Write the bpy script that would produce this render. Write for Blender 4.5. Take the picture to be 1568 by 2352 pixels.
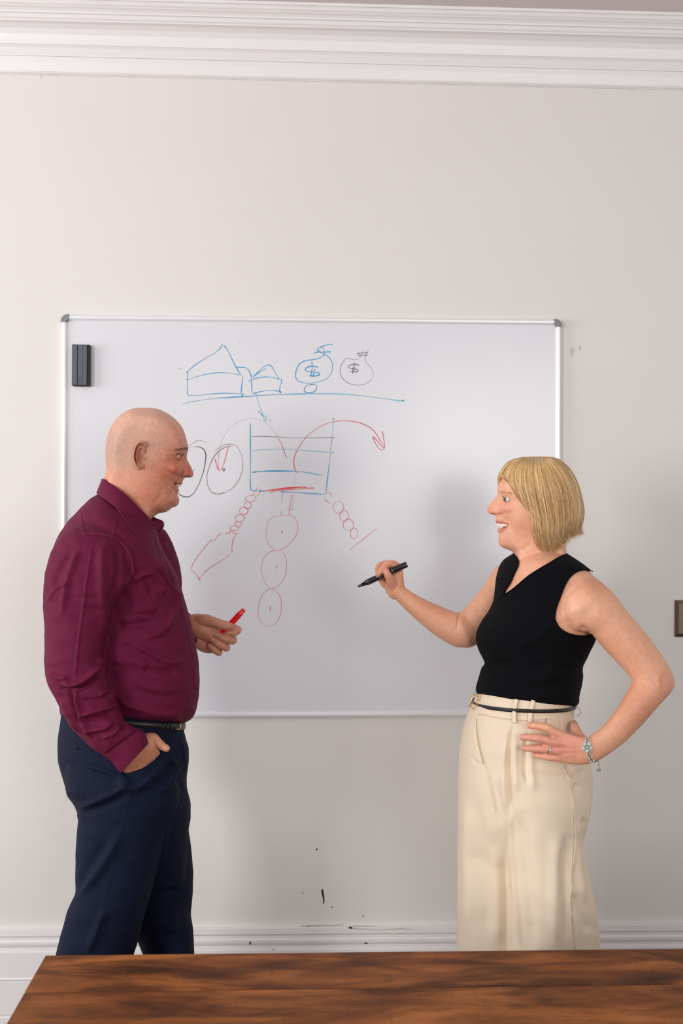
import bpy, math, random
import numpy as np
from mathutils import Vector, Matrix
from mathutils.bvhtree import BVHTree
random.seed(7); rng = np.random.default_rng(7)
for o in list(bpy.data.objects): bpy.data.objects.remove(o)
SC = bpy.context.scene
C = SC.collection
# ------------------------------------------------------------ camera, light, exposure
IW, IH, F = 1568.0, 2352.0, 2287.0
CAMP = np.array([0.0, 0.0, 1.56])
YAW, ROLL = math.radians(2.15), 0.0074
fw = np.array([math.sin(YAW), math.cos(YAW), 0.0])
r0 = np.array([math.cos(YAW), -math.sin(YAW), 0.0]); u0 = np.array([0, 0, 1.0])
RT = r0*math.cos(ROLL) + u0*math.sin(ROLL); UP = u0*math.cos(ROLL) - r0*math.sin(ROLL)
cam = bpy.data.cameras.new('camera'); camo = bpy.data.objects.new('camera', cam); C.objects.link(camo)
camo.matrix_world = Matrix(((RT[0], UP[0], -fw[0], CAMP[0]), (RT[1], UP[1], -fw[1], CAMP[1]), (RT[2], UP[2], -fw[2], CAMP[2]), (0, 0, 0, 1)))
cam.sensor_fit = 'HORIZONTAL'; cam.sensor_width = 24.0; cam.lens = F/IW*24.0
cam.dof.use_dof = True; cam.dof.focus_distance = 2.36; cam.dof.aperture_fstop = 4.5
cam.clip_start = 0.05
SC.camera = camo
SC.view_settings.view_transform = 'Standard'; SC.view_settings.look = 'None'
SC.view_settings.gamma = 1.0; SC.view_settings.use_curve_mapping = False
SC.view_settings.exposure = 0.12
wd = bpy.data.worlds.new('world'); SC.world = wd; wd.use_nodes = True
wd.node_tree.nodes['Background'].inputs[0].default_value = (0.975, 0.965, 0.985, 1)
wd.node_tree.nodes['Background'].inputs[1].default_value = 0.60
def area(name, loc, target, sx, sy, power, col):
    l = bpy.data.lights.new(name, 'AREA'); l.shape = 'RECTANGLE'; l.size = sx; l.size_y = sy; l.energy = power; l.color = col
    o = bpy.data.objects.new(name, l); C.objects.link(o); o.location = loc
    o.rotation_euler = (Vector(target)-Vector(loc)).to_track_quat('-Z', 'Y').to_euler()
    return o
area('window_light_left', (-4.6, 1.2, 1.9), (-0.6, 2.5, 1.45), 1.8, 1.9, 96, (0.98, 0.985, 1.0))
area('window_light_behind', (-3.3, -1.7, 1.75), (0.2, 2.9, 1.6), 1.1, 1.5, 84, (1.0, 0.985, 0.965))
area('fill_light_right', (1.7, -2.4, 2.0), (0.9, 2.9, 1.5), 1.6, 1.6, 42, (1.0, 0.985, 0.965))  # added fill lamp, no window here; lifts the right side of the wall

# ------------------------------------------------------------ geometry helpers
def W(p):                                   # (px, py, distance along the view axis) -> world
    p = np.atleast_2d(np.asarray(p, float)); d = p[:, 2:3]
    return CAMP + fw*d + RT*((p[:, 0:1]-784)/F*d) + UP*((1176-p[:, 1:2])/F*d)
def PX(v):                                  # world -> (px, py, d)
    q = np.atleast_2d(v)-CAMP; d = q@fw
    return np.stack([784+F*(q@RT)/d, 1176-F*(q@UP)/d, d], 1)
WALLY = 2.98
def ray_y(px, py, y):                       # pixel ray meets the plane at that y
    d = fw + RT*((px-784)/F) + UP*((1176-py)/F); t = (y-CAMP[1])/d[1]; return CAMP+d*t
def ray_z(px, py, z):
    d = fw + RT*((px-784)/F) + UP*((1176-py)/F); t = (z-CAMP[2])/d[2]; return CAMP+d*t
def s2l(c):
    c = np.asarray(c, float)/255.0
    return tuple(np.where(c <= 0.04045, c/12.92, ((c+0.055)/1.055)**2.4))
def newmesh(name, V, Fc):
    me = bpy.data.meshes.new(name); me.from_pydata([tuple(v) for v in np.asarray(V).tolist()], [], Fc); me.update(); return me
def link(name, me, mat=None, parent=None, smooth=True):
    o = bpy.data.objects.new(name, me); C.objects.link(o)
    if mat is not None:
        me.materials.clear()
        for m in (mat if isinstance(mat, (list, tuple)) else [mat]): me.materials.append(m)
    me.polygons.foreach_set('use_smooth', [smooth]*len(me.polygons))
    if parent is not None: o.parent = parent; o.matrix_parent_inverse = parent.matrix_world.inverted() if parent.type != 'EMPTY' else Matrix.Translation(-Vector(parent.location))
    return o
def mk(name, V, Fc, mat, parent=None, smooth=True): return link(name, newmesh(name, V, Fc), mat, parent, smooth)
def tag(o, label=None, cat=None, group=None, kind=None):
    if label: o['label'] = label
    if cat: o['category'] = cat
    if group: o['group'] = group
    if kind: o['kind'] = kind
    return o
def empty(name, loc):
    o = bpy.data.objects.new(name, None); C.objects.link(o); o.location = loc; o.empty_display_size = .1; return o
def join(parts):
    Vs, Fs, n = [], [], 0
    for V, f in parts:
        V = np.asarray(V); Vs.append(V); Fs += [tuple(i+n for i in q) for q in f]; n += len(V)
    return np.vstack(Vs), Fs
def box(x0, x1, y0, y1, z0, z1, bev=0.0):
    if bev <= 0:
        V = [(x, y, z) for z in (z0, z1) for y in (y0, y1) for x in (x0, x1)]
        return np.array(V, float), [(0, 2, 3, 1), (4, 5, 7, 6), (0, 1, 5, 4), (2, 6, 7, 3), (0, 4, 6, 2), (1, 3, 7, 5)]
    import bmesh
    bm = bmesh.new(); bmesh.ops.create_cube(bm, size=1)
    for v in bm.verts: v.co = Vector(((x0+x1)/2+v.co.x*(x1-x0), (y0+y1)/2+v.co.y*(y1-y0), (z0+z1)/2+v.co.z*(z1-z0)))
    bmesh.ops.bevel(bm, geom=bm.edges[:], offset=bev, segments=2, affect='EDGES', profile=0.6)
    V = np.array([v.co[:] for v in bm.verts]); bm.verts.index_update(); f = [tuple(v.index for v in p.verts) for p in bm.faces]; bm.free(); return V, f
def dens(pts, step, passes=5, closed=False):
    """linear resample then light smoothing, so traced outlines keep their corners soft but do not overshoot"""
    P = np.asarray(pts, float)
    if closed: P = np.vstack([P, P[:1]])
    L = np.r_[0, np.cumsum(np.linalg.norm(np.diff(P[:, :2], axis=0), axis=1)+1e-9)]
    n = max(4, int(L[-1]/step)); t = np.linspace(0, L[-1], n+1)
    Q = np.stack([np.interp(t, L, P[:, k]) for k in range(P.shape[1])], 1)
    if closed: Q = Q[:-1]
    for _ in range(passes):
        if closed: Q = (np.roll(Q, 1, 0)+2*Q+np.roll(Q, -1, 0))/4
        else: Q[1:-1] = (Q[:-2]+2*Q[1:-1]+Q[2:])/4
    return Q
def cat(pts, n=8):
    P = np.asarray(pts, float)
    if len(P) < 3:
        t = np.linspace(0, 1, n*2)[:, None]; return P[0]*(1-t)+P[-1]*t
    E = np.vstack([2*P[0]-P[1], P, 2*P[-1]-P[-2]]); out = []
    for i in range(1, len(E)-2):
        t = np.linspace(0, 1, n, endpoint=False)[:, None]; a, b, c, d = E[i-1], E[i], E[i+1], E[i+2]
        out.append(0.5*((2*b)+(c-a)*t+(2*a-5*b+4*c-d)*t**2+(3*b-a-3*c+d)*t**3))
    return np.vstack(out+[P[-1:]])
def grid_faces(m, n, closed=True, off=0):
    f = []
    for i in range(m-1):
        for j in range(n if closed else n-1):
            a = off+i*n+j; b = off+i*n+(j+1) % n; f.append((a, b, b+n, a+n))
    return f
def loft(rows, n=64, step=4, passes=5, e=2.0, caps=True, grow=0.0):
    """rows: (Lx,Ly,Rx,Ry, centre depth, half depth[, shear]) traced outline pairs; elliptical sections in depth"""
    R = [tuple(r)+((0.0,) if len(r) == 6 else ()) for r in rows]
    R = np.array(R, float); mid = (R[:, 0:2]+R[:, 2:4])/2
    L = np.r_[0, np.cumsum(np.linalg.norm(np.diff(mid, axis=0), axis=1)+.5)]
    m = max(5, int(L[-1]/step)); t = np.linspace(0, L[-1], m+1)
    Q = np.stack([np.interp(t, L, R[:, k]) for k in range(7)], 1)
    for _ in range(passes): Q[1:-1] = (Q[:-2]+2*Q[1:-1]+Q[2:])/4
    ph = np.linspace(0, 2*math.pi, n, endpoint=False)
    c, s = np.cos(ph), np.sin(ph)
    cc = np.sign(c)*np.abs(c)**(2/e); ss = np.sign(s)*np.abs(s)**(2/e)
    V = []
    for q in Q:
        mx, my = (q[0]+q[2])/2, (q[1]+q[3])/2; hx, hy = (q[2]-q[0])/2, (q[3]-q[1])/2
        g = grow/max(1e-6, math.hypot(hx, hy)); hx *= 1+g; hy *= 1+g
        V.append(W(np.stack([mx+hx*cc, my+hy*cc, q[4]-(q[5]+grow/F*2.4)*ss+q[6]*cc], 1)))
    m1 = len(V); V = np.vstack(V); f = grid_faces(m1, n)
    if caps:
        k = len(V); V = np.vstack([V, V[:n].mean(0), V[-n:].mean(0)])
        for j in range(n):
            f.append((k, (j+1) % n, j)); a = (m1-1)*n; f.append((k+1, a+j, a+(j+1) % n))
    return V, f
def tube(P, r, n=16, sub=6, cap=True, flat=1.0):
    """rounded limb along world points with radius per point"""
    P = np.asarray(P, float); r = np.broadcast_to(np.asarray(r, float), (len(P),)).copy()
    Q = cat(np.hstack([P, r[:, None]]), sub) if sub > 1 else np.hstack([P, r[:, None]])
    if cap:
        d0 = Q[0, :3]-Q[1, :3]; d0 /= np.linalg.norm(d0)+1e-12; d1 = Q[-1, :3]-Q[-2, :3]; d1 /= np.linalg.norm(d1)+1e-12
        A = [np.r_[Q[0, :3]+d0*Q[0, 3]*math.sin(a), Q[0, 3]*max(.02, math.cos(a))] for a in (1.55, 1.2, .85, .45)]
        B = [np.r_[Q[-1, :3]+d1*Q[-1, 3]*math.sin(a), Q[-1, 3]*max(.02, math.cos(a))] for a in (.45, .85, 1.2, 1.55)]
        Q = np.vstack(A+[Q]+B)
    T = np.gradient(Q[:, :3], axis=0); T /= np.linalg.norm(T, axis=1)[:, None]+1e-12
    u = np.cross(T[0], [0.31, 0.9, 0.2]); u /= np.linalg.norm(u); V = []
    ph = np.linspace(0, 2*math.pi, n, endpoint=False)
    for i in range(len(Q)):
        u = u-T[i]*(u@T[i]); u /= np.linalg.norm(u)+1e-12; v = np.cross(T[i], u)
        V.append(Q[i, :3]+Q[i, 3]*(np.cos(ph)[:, None]*u+np.sin(ph)[:, None]*v*flat))
    m = len(Q); V = np.vstack(V); f = grid_faces(m, n); k = len(V)
    V = np.vstack([V, V[:n].mean(0), V[-n:].mean(0)])
    for j in range(n): f.append((k, (j+1) % n, j)); a = (m-1)*n; f.append((k+1, a+j, a+(j+1) % n))
    return V, f
def chain(pts, rp, n=16, sub=6):            # pts in pixels + depth, radii in pixels
    pts = np.asarray(pts, float); return tube(W(pts), np.asarray(rp, float)*pts[:, 2]/F, n, sub)
def ellipsoid(c, rx, ry, rz, nu=16, nv=10, ax=None):
    V = []; A = np.eye(3) if ax is None else np.asarray(ax)
    for i in range(1, nv):
        a = math.pi*i/nv
        for j in range(nu):
            b = 2*math.pi*j/nu; V.append(np.array([rx*math.sin(a)*math.cos(b), ry*math.sin(a)*math.sin(b), rz*math.cos(a)])@A+c)
    V = np.array(V); f = grid_faces(nv-1, nu); k = len(V); V = np.vstack([V, np.array([0, 0, rz])@A+c, np.array([0, 0, -rz])@A+c])
    for j in range(nu): f.append((k, (j+1) % nu, j)); a = (nv-2)*nu; f.append((k+1, a+j, a+(j+1) % nu))
    return V, f
def smooth_mesh(me, it, mask=None, lam=0.5):
    n = len(me.vertices); co = np.empty(n*3); me.vertices.foreach_get('co', co); co = co.reshape(-1, 3)
    ed = np.empty(len(me.edges)*2, int); me.edges.foreach_get('vertices', ed); ed = ed.reshape(-1, 2)
    deg = np.bincount(ed.ravel(), minlength=n).astype(float); deg[deg == 0] = 1
    for _ in range(it):
        s = np.stack([np.bincount(ed[:, 0], co[ed[:, 1], k], n)+np.bincount(ed[:, 1], co[ed[:, 0], k], n) for k in range(3)], 1)/deg[:, None]
        l = lam if mask is None else lam*mask[:, None]
        co = co+(s-co)*l
    me.vertices.foreach_set('co', co.ravel()); me.update(); return co
def voxel(parts, size, smooth=2, name='m'):
    V, f = join(parts); me = newmesh('tmp', V, f); o = bpy.data.objects.new('tmp', me); C.objects.link(o)
    md = o.modifiers.new('r', 'REMESH'); md.mode = 'VOXEL'; md.voxel_size = size; md.adaptivity = 0
    dg = bpy.context.evaluated_depsgraph_get(); out = bpy.data.meshes.new_from_object(o.evaluated_get(dg)); out.name = name
    bpy.data.objects.remove(o); bpy.data.meshes.remove(me)
    if smooth: smooth_mesh(out, smooth)
    return out
def coords(me):
    co = np.empty(len(me.vertices)*3); me.vertices.foreach_get('co', co); return co.reshape(-1, 3)
def normals(me):
    co = np.empty(len(me.vertices)*3); me.vertex_normals.foreach_get('vector', co); return co.reshape(-1, 3)
def mesh_arrays(me): return coords(me), [tuple(p.vertices) for p in me.polygons]
def seg_dist(P, poly):
    """distance to a polyline, signed side, and parameter 0..1 along"""
    poly = np.asarray(poly, float)[:, :2]; best = np.full(len(P), 1e9); side = np.zeros(len(P)); par = np.zeros(len(P))
    Ls = np.r_[0, np.cumsum(np.linalg.norm(np.diff(poly, axis=0), axis=1))]
    for i in range(len(poly)-1):
        a, b = poly[i], poly[i+1]; d = b-a; l2 = d@d+1e-9
        t = np.clip(((P-a)@d)/l2, 0, 1); q = P-(a+t[:, None]*d); r = np.hypot(q[:, 0], q[:, 1]); m = r < best
        best[m] = r[m]; side[m] = np.sign(d[0]*q[m, 1]-d[1]*q[m, 0]); par[m] = (Ls[i]+t[m]*math.sqrt(l2))/Ls[-1]
    return best, side, par
def inside(P, poly):
    poly = np.asarray(poly, float); x, y = P[:, 0], P[:, 1]; r = np.zeros(len(P), bool); j = len(poly)-1
    for i in range(len(poly)):
        xi, yi = poly[i]; xj, yj = poly[j]
        c = ((yi > y) != (yj > y)) & (x < (xj-xi)*(y-yi)/(yj-yi+1e-12)+xi); r ^= c; j = i
    return r
def folds(me, items, dlim=None, noise=0.0, nscale=30, seed=1, gain=1.0):
    """press creases (cloth relief) into the side that faces the room: (polyline, width, amplitude mm, kind)"""
    co = coords(me); nr = normals(me); p = PX(co); view = (co-CAMP); view /= np.linalg.norm(view, axis=1)[:, None]
    face = np.clip(-(nr*view).sum(1)*2.2, 0, 1)
    if dlim: face = face*((p[:, 2] > dlim[0]) & (p[:, 2] < dlim[1]))
    D = np.zeros(len(co))
    for it in items:
        poly, w, a = it[0], it[1], it[2]; kind = it[3] if len(it) > 3 else 'r'
        poly = cat(poly, 6) if len(poly) > 2 else np.asarray(poly, float)
        lo, hi = poly.min(0)[:2]-4*w, poly.max(0)[:2]+4*w
        idx = np.where((p[:, 0] > lo[0]) & (p[:, 0] < hi[0]) & (p[:, 1] > lo[1]) & (p[:, 1] < hi[1]) & (face > 0))[0]
        if len(idx) == 0: continue
        d, s, t = seg_dist(p[idx, :2], poly); x = d/w
        end = np.clip(np.minimum(t, 1-t)*6+0.02, 0, 1)
        if kind == 'r': v = np.exp(-x*x)
        elif kind == 's': v = -np.exp(-x*x)+.6*np.exp(-(x-1.8)**2)*(s > 0)          # crease with one raised lip
        elif kind == 't': v = -np.exp(-x*x); end = np.ones(len(idx))                 # stitched line
        elif kind == 'p': v = np.where(s > 0, np.exp(-x*.9), -0.25*np.exp(-x*x*4))*1.0; end = np.clip((1-t)*3, 0, 1)*np.clip(t*20+.3, 0, 1)   # pleat lip
        D[idx] += gain*a*0.001*v*end*face[idx]
    if noise:
        r = np.random.default_rng(seed)
        for k in range(14):
            th = r.uniform(-.5, 1.1); fq = 2*math.pi/nscale*r.uniform(.4, 1.5); w2 = fq*r.uniform(.2, .7)
            u = p[:, 0]*math.cos(th)+p[:, 1]*math.sin(th); v = -p[:, 0]*math.sin(th)+p[:, 1]*math.cos(th)
            D += noise*.001/3*np.sin(u*w2+r.uniform(0, 6)+2*np.sin(v*w2*.5))*np.sin(v*fq+r.uniform(0, 6)+1.3*np.sin(u*w2*.6))*np.clip(face+.3, 0, 1)
    co = co+nr*D[:, None]; me.vertices.foreach_set('co', co.ravel()); me.update()
def bvh(me): return BVHTree.FromPolygons([v.co for v in me.vertices], [tuple(p.vertices) for p in me.polygons])
def hit(tree, px, py, lift=0.0):
    d = fw+RT*((px-784)/F)+UP*((1176-py)/F); d = d/np.linalg.norm(d)
    h = tree.ray_cast(Vector(CAMP), Vector(d))
    if h[0] is None: return None, None
    n = np.array(h[1]);  n = -n if n@d > 0 else n
    return np.array(h[0])+n*lift, n
def on_surf(tree, pts, lift=0.0):
    out = []; N = []
    for a in pts:
        p, n = hit(tree, a[0], a[1], lift)
        if p is not None: out.append(p); N.append(n)
    return np.array(out), np.array(N)

# ------------------------------------------------------------ materials
def mat(name, col, rough=0.6, metal=0.0, bump=0.0, bscale=200, var=0.0, vscale=8, sheen=0.0, coat=0.0, spec=0.5, sss=0.0, attr=None, stretch=None, detail=4):
    m = bpy.data.materials.new(name); m.use_nodes = True; nt = m.node_tree; b = nt.nodes['Principled BSDF']
    b.inputs['Base Color'].default_value = (*s2l(col), 1); b.inputs['Roughness'].default_value = rough; b.inputs['Metallic'].default_value = metal
    b.inputs['Specular IOR Level'].default_value = spec; b.inputs['Coat Weight'].default_value = coat
    if sheen: b.inputs['Sheen Weight'].default_value = sheen; b.inputs['Sheen Roughness'].default_value = .5; b.inputs['Sheen Tint'].default_value = (*s2l(col), 1)
    if sss: b.inputs['Subsurface Weight'].default_value = sss; b.inputs['Subsurface Radius'].default_value = (0.012, 0.004, 0.002); b.inputs['Subsurface Scale'].default_value = 1.0
    tc = nt.nodes.new('ShaderNodeTexCoord'); vec = tc.outputs['Object']
    if stretch:
        mp = nt.nodes.new('ShaderNodeMapping'); mp.inputs['Scale'].default_value = stretch; nt.links.new(vec, mp.inputs[0]); vec = mp.outputs[0]
    src = None
    if attr:
        a = nt.nodes.new('ShaderNodeAttribute'); a.attribute_name = attr; src = a.outputs['Color']
    if var:
        n = nt.nodes.new('ShaderNodeTexNoise'); n.inputs['Scale'].default_value = vscale; n.inputs['Detail'].default_value = detail; nt.links.new(vec, n.inputs['Vector'])
        mr = nt.nodes.new('ShaderNodeMapRange'); mr.inputs['From Min'].default_value = .3; mr.inputs['From Max'].default_value = .7
        mr.inputs['To Min'].default_value = 1-var; mr.inputs['To Max'].default_value = 1+var; nt.links.new(n.outputs[0], mr.inputs[0])
        mx = nt.nodes.new('ShaderNodeMix'); mx.data_type = 'RGBA'; mx.blend_type = 'MULTIPLY'; mx.inputs[0].default_value = 1
        if src: nt.links.new(src, mx.inputs[6])
        else: mx.inputs[6].default_value = (*s2l(col), 1)
        nt.links.new(mr.outputs[0], mx.inputs[7]); src = mx.outputs[2]
    if src: nt.links.new(src, b.inputs['Base Color'])
    if bump:
        n = nt.nodes.new('ShaderNodeTexNoise'); n.inputs['Scale'].default_value = bscale; n.inputs['Detail'].default_value = 5; nt.links.new(vec, n.inputs['Vector'])
        bp = nt.nodes.new('ShaderNodeBump'); bp.inputs['Strength'].default_value = bump; bp.inputs['Distance'].default_value = 0.002
        nt.links.new(n.outputs[0], bp.inputs['Height']); nt.links.new(bp.outputs[0], b.inputs['Normal'])
    return m
M = {}
M['wall'] = mat('wall_paint', (226, 222, 218), .75, bump=.10, bscale=90, var=.012, vscale=2.5)
M['trim'] = mat('trim_gloss', (236, 233, 233), .38, bump=.05, bscale=60)
M['ceil'] = mat('ceiling_paint', (215, 206, 204), .85)
M['floor'] = mat('floor_boards', (92, 60, 40), .45, var=.35, vscale=3, stretch=(1, 12, 1))
M['board'] = mat('board_enamel', (222, 223, 228), .22, spec=.5, var=.012, vscale=3)
M['alu'] = mat('aluminium', (240, 240, 241), .3, metal=.25)
M['cap'] = mat('corner_plastic', (133, 137, 142), .5)
M['capline'] = mat('corner_seam', (98, 102, 108), .6)
M['eras'] = mat('eraser_plastic', (84, 88, 95), .55)
M['eras2'] = mat('eraser_dark', (34, 36, 42), .7)
M['felt'] = mat('eraser_felt', (96, 92, 88), .95)
M['nickel'] = mat('brushed_nickel', (118, 104, 90), .36, metal=.9, bump=.05, bscale=300)
M['shirt'] = mat('burgundy_cotton', (96, 12, 50), .8, bump=.12, bscale=900, sheen=.08, spec=.25, var=.05, vscale=30)
M['stitch'] = mat('burgundy_stitching', (122, 38, 74), .8)
M['navy'] = mat('navy_wool', (11, 19, 42), .85, bump=.15, bscale=1100, spec=.2, var=.05, vscale=40)
M['navy2'] = mat('navy_seam', (14, 20, 38), .9)
M['cream'] = mat('cream_crepe', (232, 213, 188), .78, bump=.10, bscale=900, sheen=.2)
M['cream2'] = mat('cream_seam', (200, 168, 132), .85)
M['knit'] = mat('black_knit', (5, 6, 10), .9, bump=.3, bscale=1300, spec=.15)
M['leather'] = mat('black_leather', (22, 21, 22), .35, bump=.25, bscale=500)
M['gold'] = mat('gold_metal', (222, 172, 110), .22, metal=1)
M['silver'] = mat('silver_metal', (225, 222, 222), .18, metal=1)
M['bead'] = mat('milky_bead', (182, 192, 184), .2, coat=.5)
M['cord'] = mat('bracelet_cord', (128, 124, 108), .8)
M['skin_m'] = mat('skin_ruddy', (205, 145, 120), .5, attr='Col', var=.09, vscale=110, bump=.22, bscale=420, sss=.12)
M['skin_w'] = mat('skin_fair', (225, 165, 135), .48, attr='Col', var=.06, vscale=90, bump=.14, bscale=420, sss=.12)
M['lid_m'] = mat('skin_eyelid_ruddy', (190, 118, 96), .5, bump=.1, bscale=400, sss=.1)
M['lid_w'] = mat('skin_eyelid_fair', (214, 148, 122), .5, bump=.1, bscale=400, sss=.1)
M['hair'] = mat('blonde_hair', (206, 168, 112), .38, attr='Col', spec=.5)
M['hairb'] = mat('blonde_hair_base', (168, 130, 82), .6, var=.25, vscale=60, stretch=(3, 1, .25))
M['brow_m'] = mat('brow_hair', (128, 98, 80), .8)
M['lash'] = mat('lash_hair', (48, 34, 28), .7)
M['sclera'] = mat('eye_white', (225, 218, 212), .15)
M['iris'] = mat('iris_grey_blue', (70, 80, 86), .15)
M['pupil'] = mat('pupil_black', (14, 12, 12), .1)
M['teeth'] = mat('teeth_enamel', (236, 224, 210), .2)
M['mouth'] = mat('mouth_inside', (96, 34, 30), .5)
M['nail'] = mat('nail', (218, 156, 138), .3)
M['redpl'] = mat('red_plastic', (236, 22, 30), .25, coat=.3)
M['redpr'] = mat('white_print_on_red', (250, 150, 150), .4)
M['blackpl'] = mat('black_plastic', (20, 19, 24), .2, coat=.3)
M['blackpr'] = mat('grey_print_on_black', (140, 130, 135), .4)
M['shoe'] = mat('black_shoe_leather', (20, 19, 20), .3)
M['ink_b'] = mat('ink_blue', (44, 150, 198), .4); M['ink_b2'] = mat('ink_blue_faint', (132, 188, 212), .4)
M['ink_k'] = mat('ink_black', (44, 34, 46), .4); M['ink_k2'] = mat('ink_grey', (128, 122, 128), .4); M['ink_k3'] = mat('ink_grey_faint', (178, 172, 174), .4)
M['ink_r'] = mat('ink_red', (218, 62, 68), .4); M['ink_r2'] = mat('ink_red_faint', (222, 128, 134), .4)
M['chip'] = mat('paint_chip', (44, 36, 30), .9); M['crack'] = mat('plaster_crack', (182, 168, 152), .95); M['smudge'] = mat('wall_smudge', (206, 198, 192), .9)

# ------------------------------------------------------------ room shell
XL, XR, YB = -3.4, 3.2, -3.2
V, f = box(XL, XR, WALLY, WALLY+.12, 0, 3.05); wall = tag(mk('wall_back', V, f, M['wall'], smooth=False), 'off-white plaster wall behind the whiteboard', kind='structure')
V, f = box(XL, XR, YB, WALLY, -.1, 0); tag(mk('floor', V, f, M['floor'], smooth=False), 'dark wooden floor under the table', kind='structure')
CEIL = 3.008
V, f = box(XL, XR, 1.2, WALLY, CEIL, CEIL+.1); tag(mk('ceiling', V, f, M['ceil'], smooth=False), 'pale ceiling above the cornice', kind='structure')
def moulding(name, prof, x0, x1, mt, drop=0.0, label=None):
    """extrude a profile of (out, z) along the wall; a house this old has settled a little"""
    P = np.array(prof); n = len(P); V = []
    xs = np.linspace(x0, x1, 9)
    for x in xs: V.append(np.stack([np.full(n, x), WALLY-P[:, 0], P[:, 1]+drop*x], 1))
    V = np.vstack(V); f = []
    for i in range(len(xs)-1):
        for j in range(n-1): a = i*n+j; f.append((a, a+1, a+1+n, a+n))
    o = mk(name, V, f, mt, smooth=False)
    return tag(o, label, kind='structure')
def zc(py, out, px=784): return ray_y(px, py, WALLY-out)[2]
def arc(o0, y0, o1, y1, k, bulge):
    a = np.array([o0, y0]); b = np.array([o1, y1]); t = np.linspace(0, 1, k); n = np.array([-(b-a)[1], (b-a)[0]])
    return [tuple(a+(b-a)*s+n*bulge*math.sin(math.pi*s)) for s in t]
cp = [(0, 188.5), (.004, 188), (.006, 186), (.009, 184.5), (.012, 183.5), (.013, 182), (.013, 181), (.016, 180)]
cp += [(.018, 172), (.022, 158), (.028, 146), (.029, 145), (.034, 144.6), (.0345, 143.4), (.033, 142.5), (.036, 138), (.043, 126), (.050, 118.6), (.053, 118.2), (.053, 116.6)]
cp += [(.055, 108), (.060, 95), (.070, 82), (.085, 71), (.100, 64.5), (.101, 62)]
cp += [(.104, 60), (.108, 56.5), (.108, 53), (.106, 50), (.110, 47), (.116, 46), (.118, 42), (.124, 36), (.132, 31), (.134, 28.5)]
cp += [(.138, 26), (.141, 23), (.141, 20), (.138, 17.5), (.141, 15.5), (.147, 14), (.148, 6), (.149, 3), (.15, -4)]
cp = [(o, zc(y, o)) for o, y in cp]; cp[-1] = (.15, CEIL+.001)
moulding('trim_1', cp, XL, XR, M['trim'], label='white moulded plaster cornice along the top of the wall')
bp_ = [(0, 2128.5), (.012, 2129), (.017, 2131), (.018, 2144), (.016, 2146.5), (.010, 2147.5), (.009, 2150), (.013, 2151.5), (.018, 2153), (.020, 2158), (.020, 2163), (.018, 2168), (.011, 2170), (.011, 2172.5), (.019, 2174), (.021, 2182), (.021, 2238), (.023, 2243), (.016, 2246), (.021, 2249), (.022, 2322), (.018, 2326), (.024, 2330)]
bp_ = [(o, zc(y, o)) for o, y in bp_]+[(.024, 0)]
moulding('baseboard_back', bp_, XL, XR, M['trim'], label='tall white moulded skirting board')
# chipped paint, cracks and smudges (small raised or sunken flakes of bare plaster on the wall)
def flake(pts, mt, name, lift=.0006, y=None):
    Y = (WALLY if y is None else y)-lift
    P = np.array([ray_y(a, b, Y) for a, b in pts]); k = len(P); Q = P.copy(); Q[:, 1] += lift*.9
    V = np.vstack([P, Q, P.mean(0)-[0, lift*.3, 0]]); f = [(2*k, (i+1) % k, i) for i in range(k)]+[(i, (i+1) % k, k+(i+1) % k, k+i) for i in range(k)]
    return mk(name, V, f, mt, wall, smooth=False)
def crack(pts, w, mt, name, y=None, lift=.0006):
    P = np.asarray(pts, float); a = [(x, yy-w/2*(1+.5*math.sin(i*2.1))) for i, (x, yy) in enumerate(P)]; b = [(x, yy+w/2*(1+.5*math.cos(i*1.7))) for i, (x, yy) in enumerate(P)]
    Y = (WALLY if y is None else y)-lift
    V = np.array([ray_y(x, yy, Y) for x, yy in a]+[ray_y(x, yy, Y) for x, yy in b]); n = len(a)
    return mk(name, V, [(i, i+1, n+i+1, n+i) for i in range(n-1)], mt, wall, smooth=False)
flake([(738, 2043), (742, 2042), (743, 2052), (744.5, 2062), (744, 2075), (742, 2077), (741, 2062), (738, 2052)], M['chip'], 'paint_chip')
flake([(725, 1949), (728.5, 1949), (729, 1953), (726, 1953.5)], M['chip'], 'paint_chip')
flake([(693, 2050), (695, 2050), (696, 2053.5), (694, 2053)], M['chip'], 'paint_chip')
flake([(761, 2082), (763, 2082), (763, 2085), (761, 2085)], M['chip'], 'paint_chip')
flake([(832.5, 2102), (834, 2102), (834.5, 2107), (833, 2107)], M['chip'], 'paint_chip')
flake([(800, 2129), (809, 2129.5), (808, 2133), (802, 2133)], M['chip'], 'paint_chip', y=WALLY-.0185)
flake([(572, 2163), (575, 2163), (575.5, 2170), (573, 2170.5)], M['chip'], 'paint_chip', y=WALLY-.0205)
flake([(625.5, 2180), (628, 2180), (628, 2182.5), (626, 2182.5)], M['chip'], 'paint_chip', y=WALLY-.0215)
flake([(836, 2165.5), (844, 2165.5), (843, 2168), (837, 2168)], M['chip'], 'paint_chip', y=WALLY-.0205)
xs = np.arange(0, 1568, 7.0)
jag = rng.uniform(-1.1, 1.1, len(xs)); crack([(x, 169+x*.0236+j) for x, j in zip(xs, jag)], 1.0, M['crack'], 'plaster_crack')
crack([(x, 2128.5+1.5*math.sin(x)) for x in np.arange(690, 950, 6)], 1.4, M['crack'], 'plaster_crack')
crack([(697, 2133), (702, 2128), (712, 2126), (735, 2125), (760, 2126), (790, 2124)], 1.6, M['crack'], 'plaster_crack')
crack([(800, 2132), (830, 2134), (860, 2136), (890, 2135), (920, 2133), (945, 2135)], 1.2, M['crack'], 'plaster_crack', y=WALLY-.0185)
crack([(99, 170), (96, 175), (92, 181)], 1.2, M['crack'], 'plaster_crack')
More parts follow.
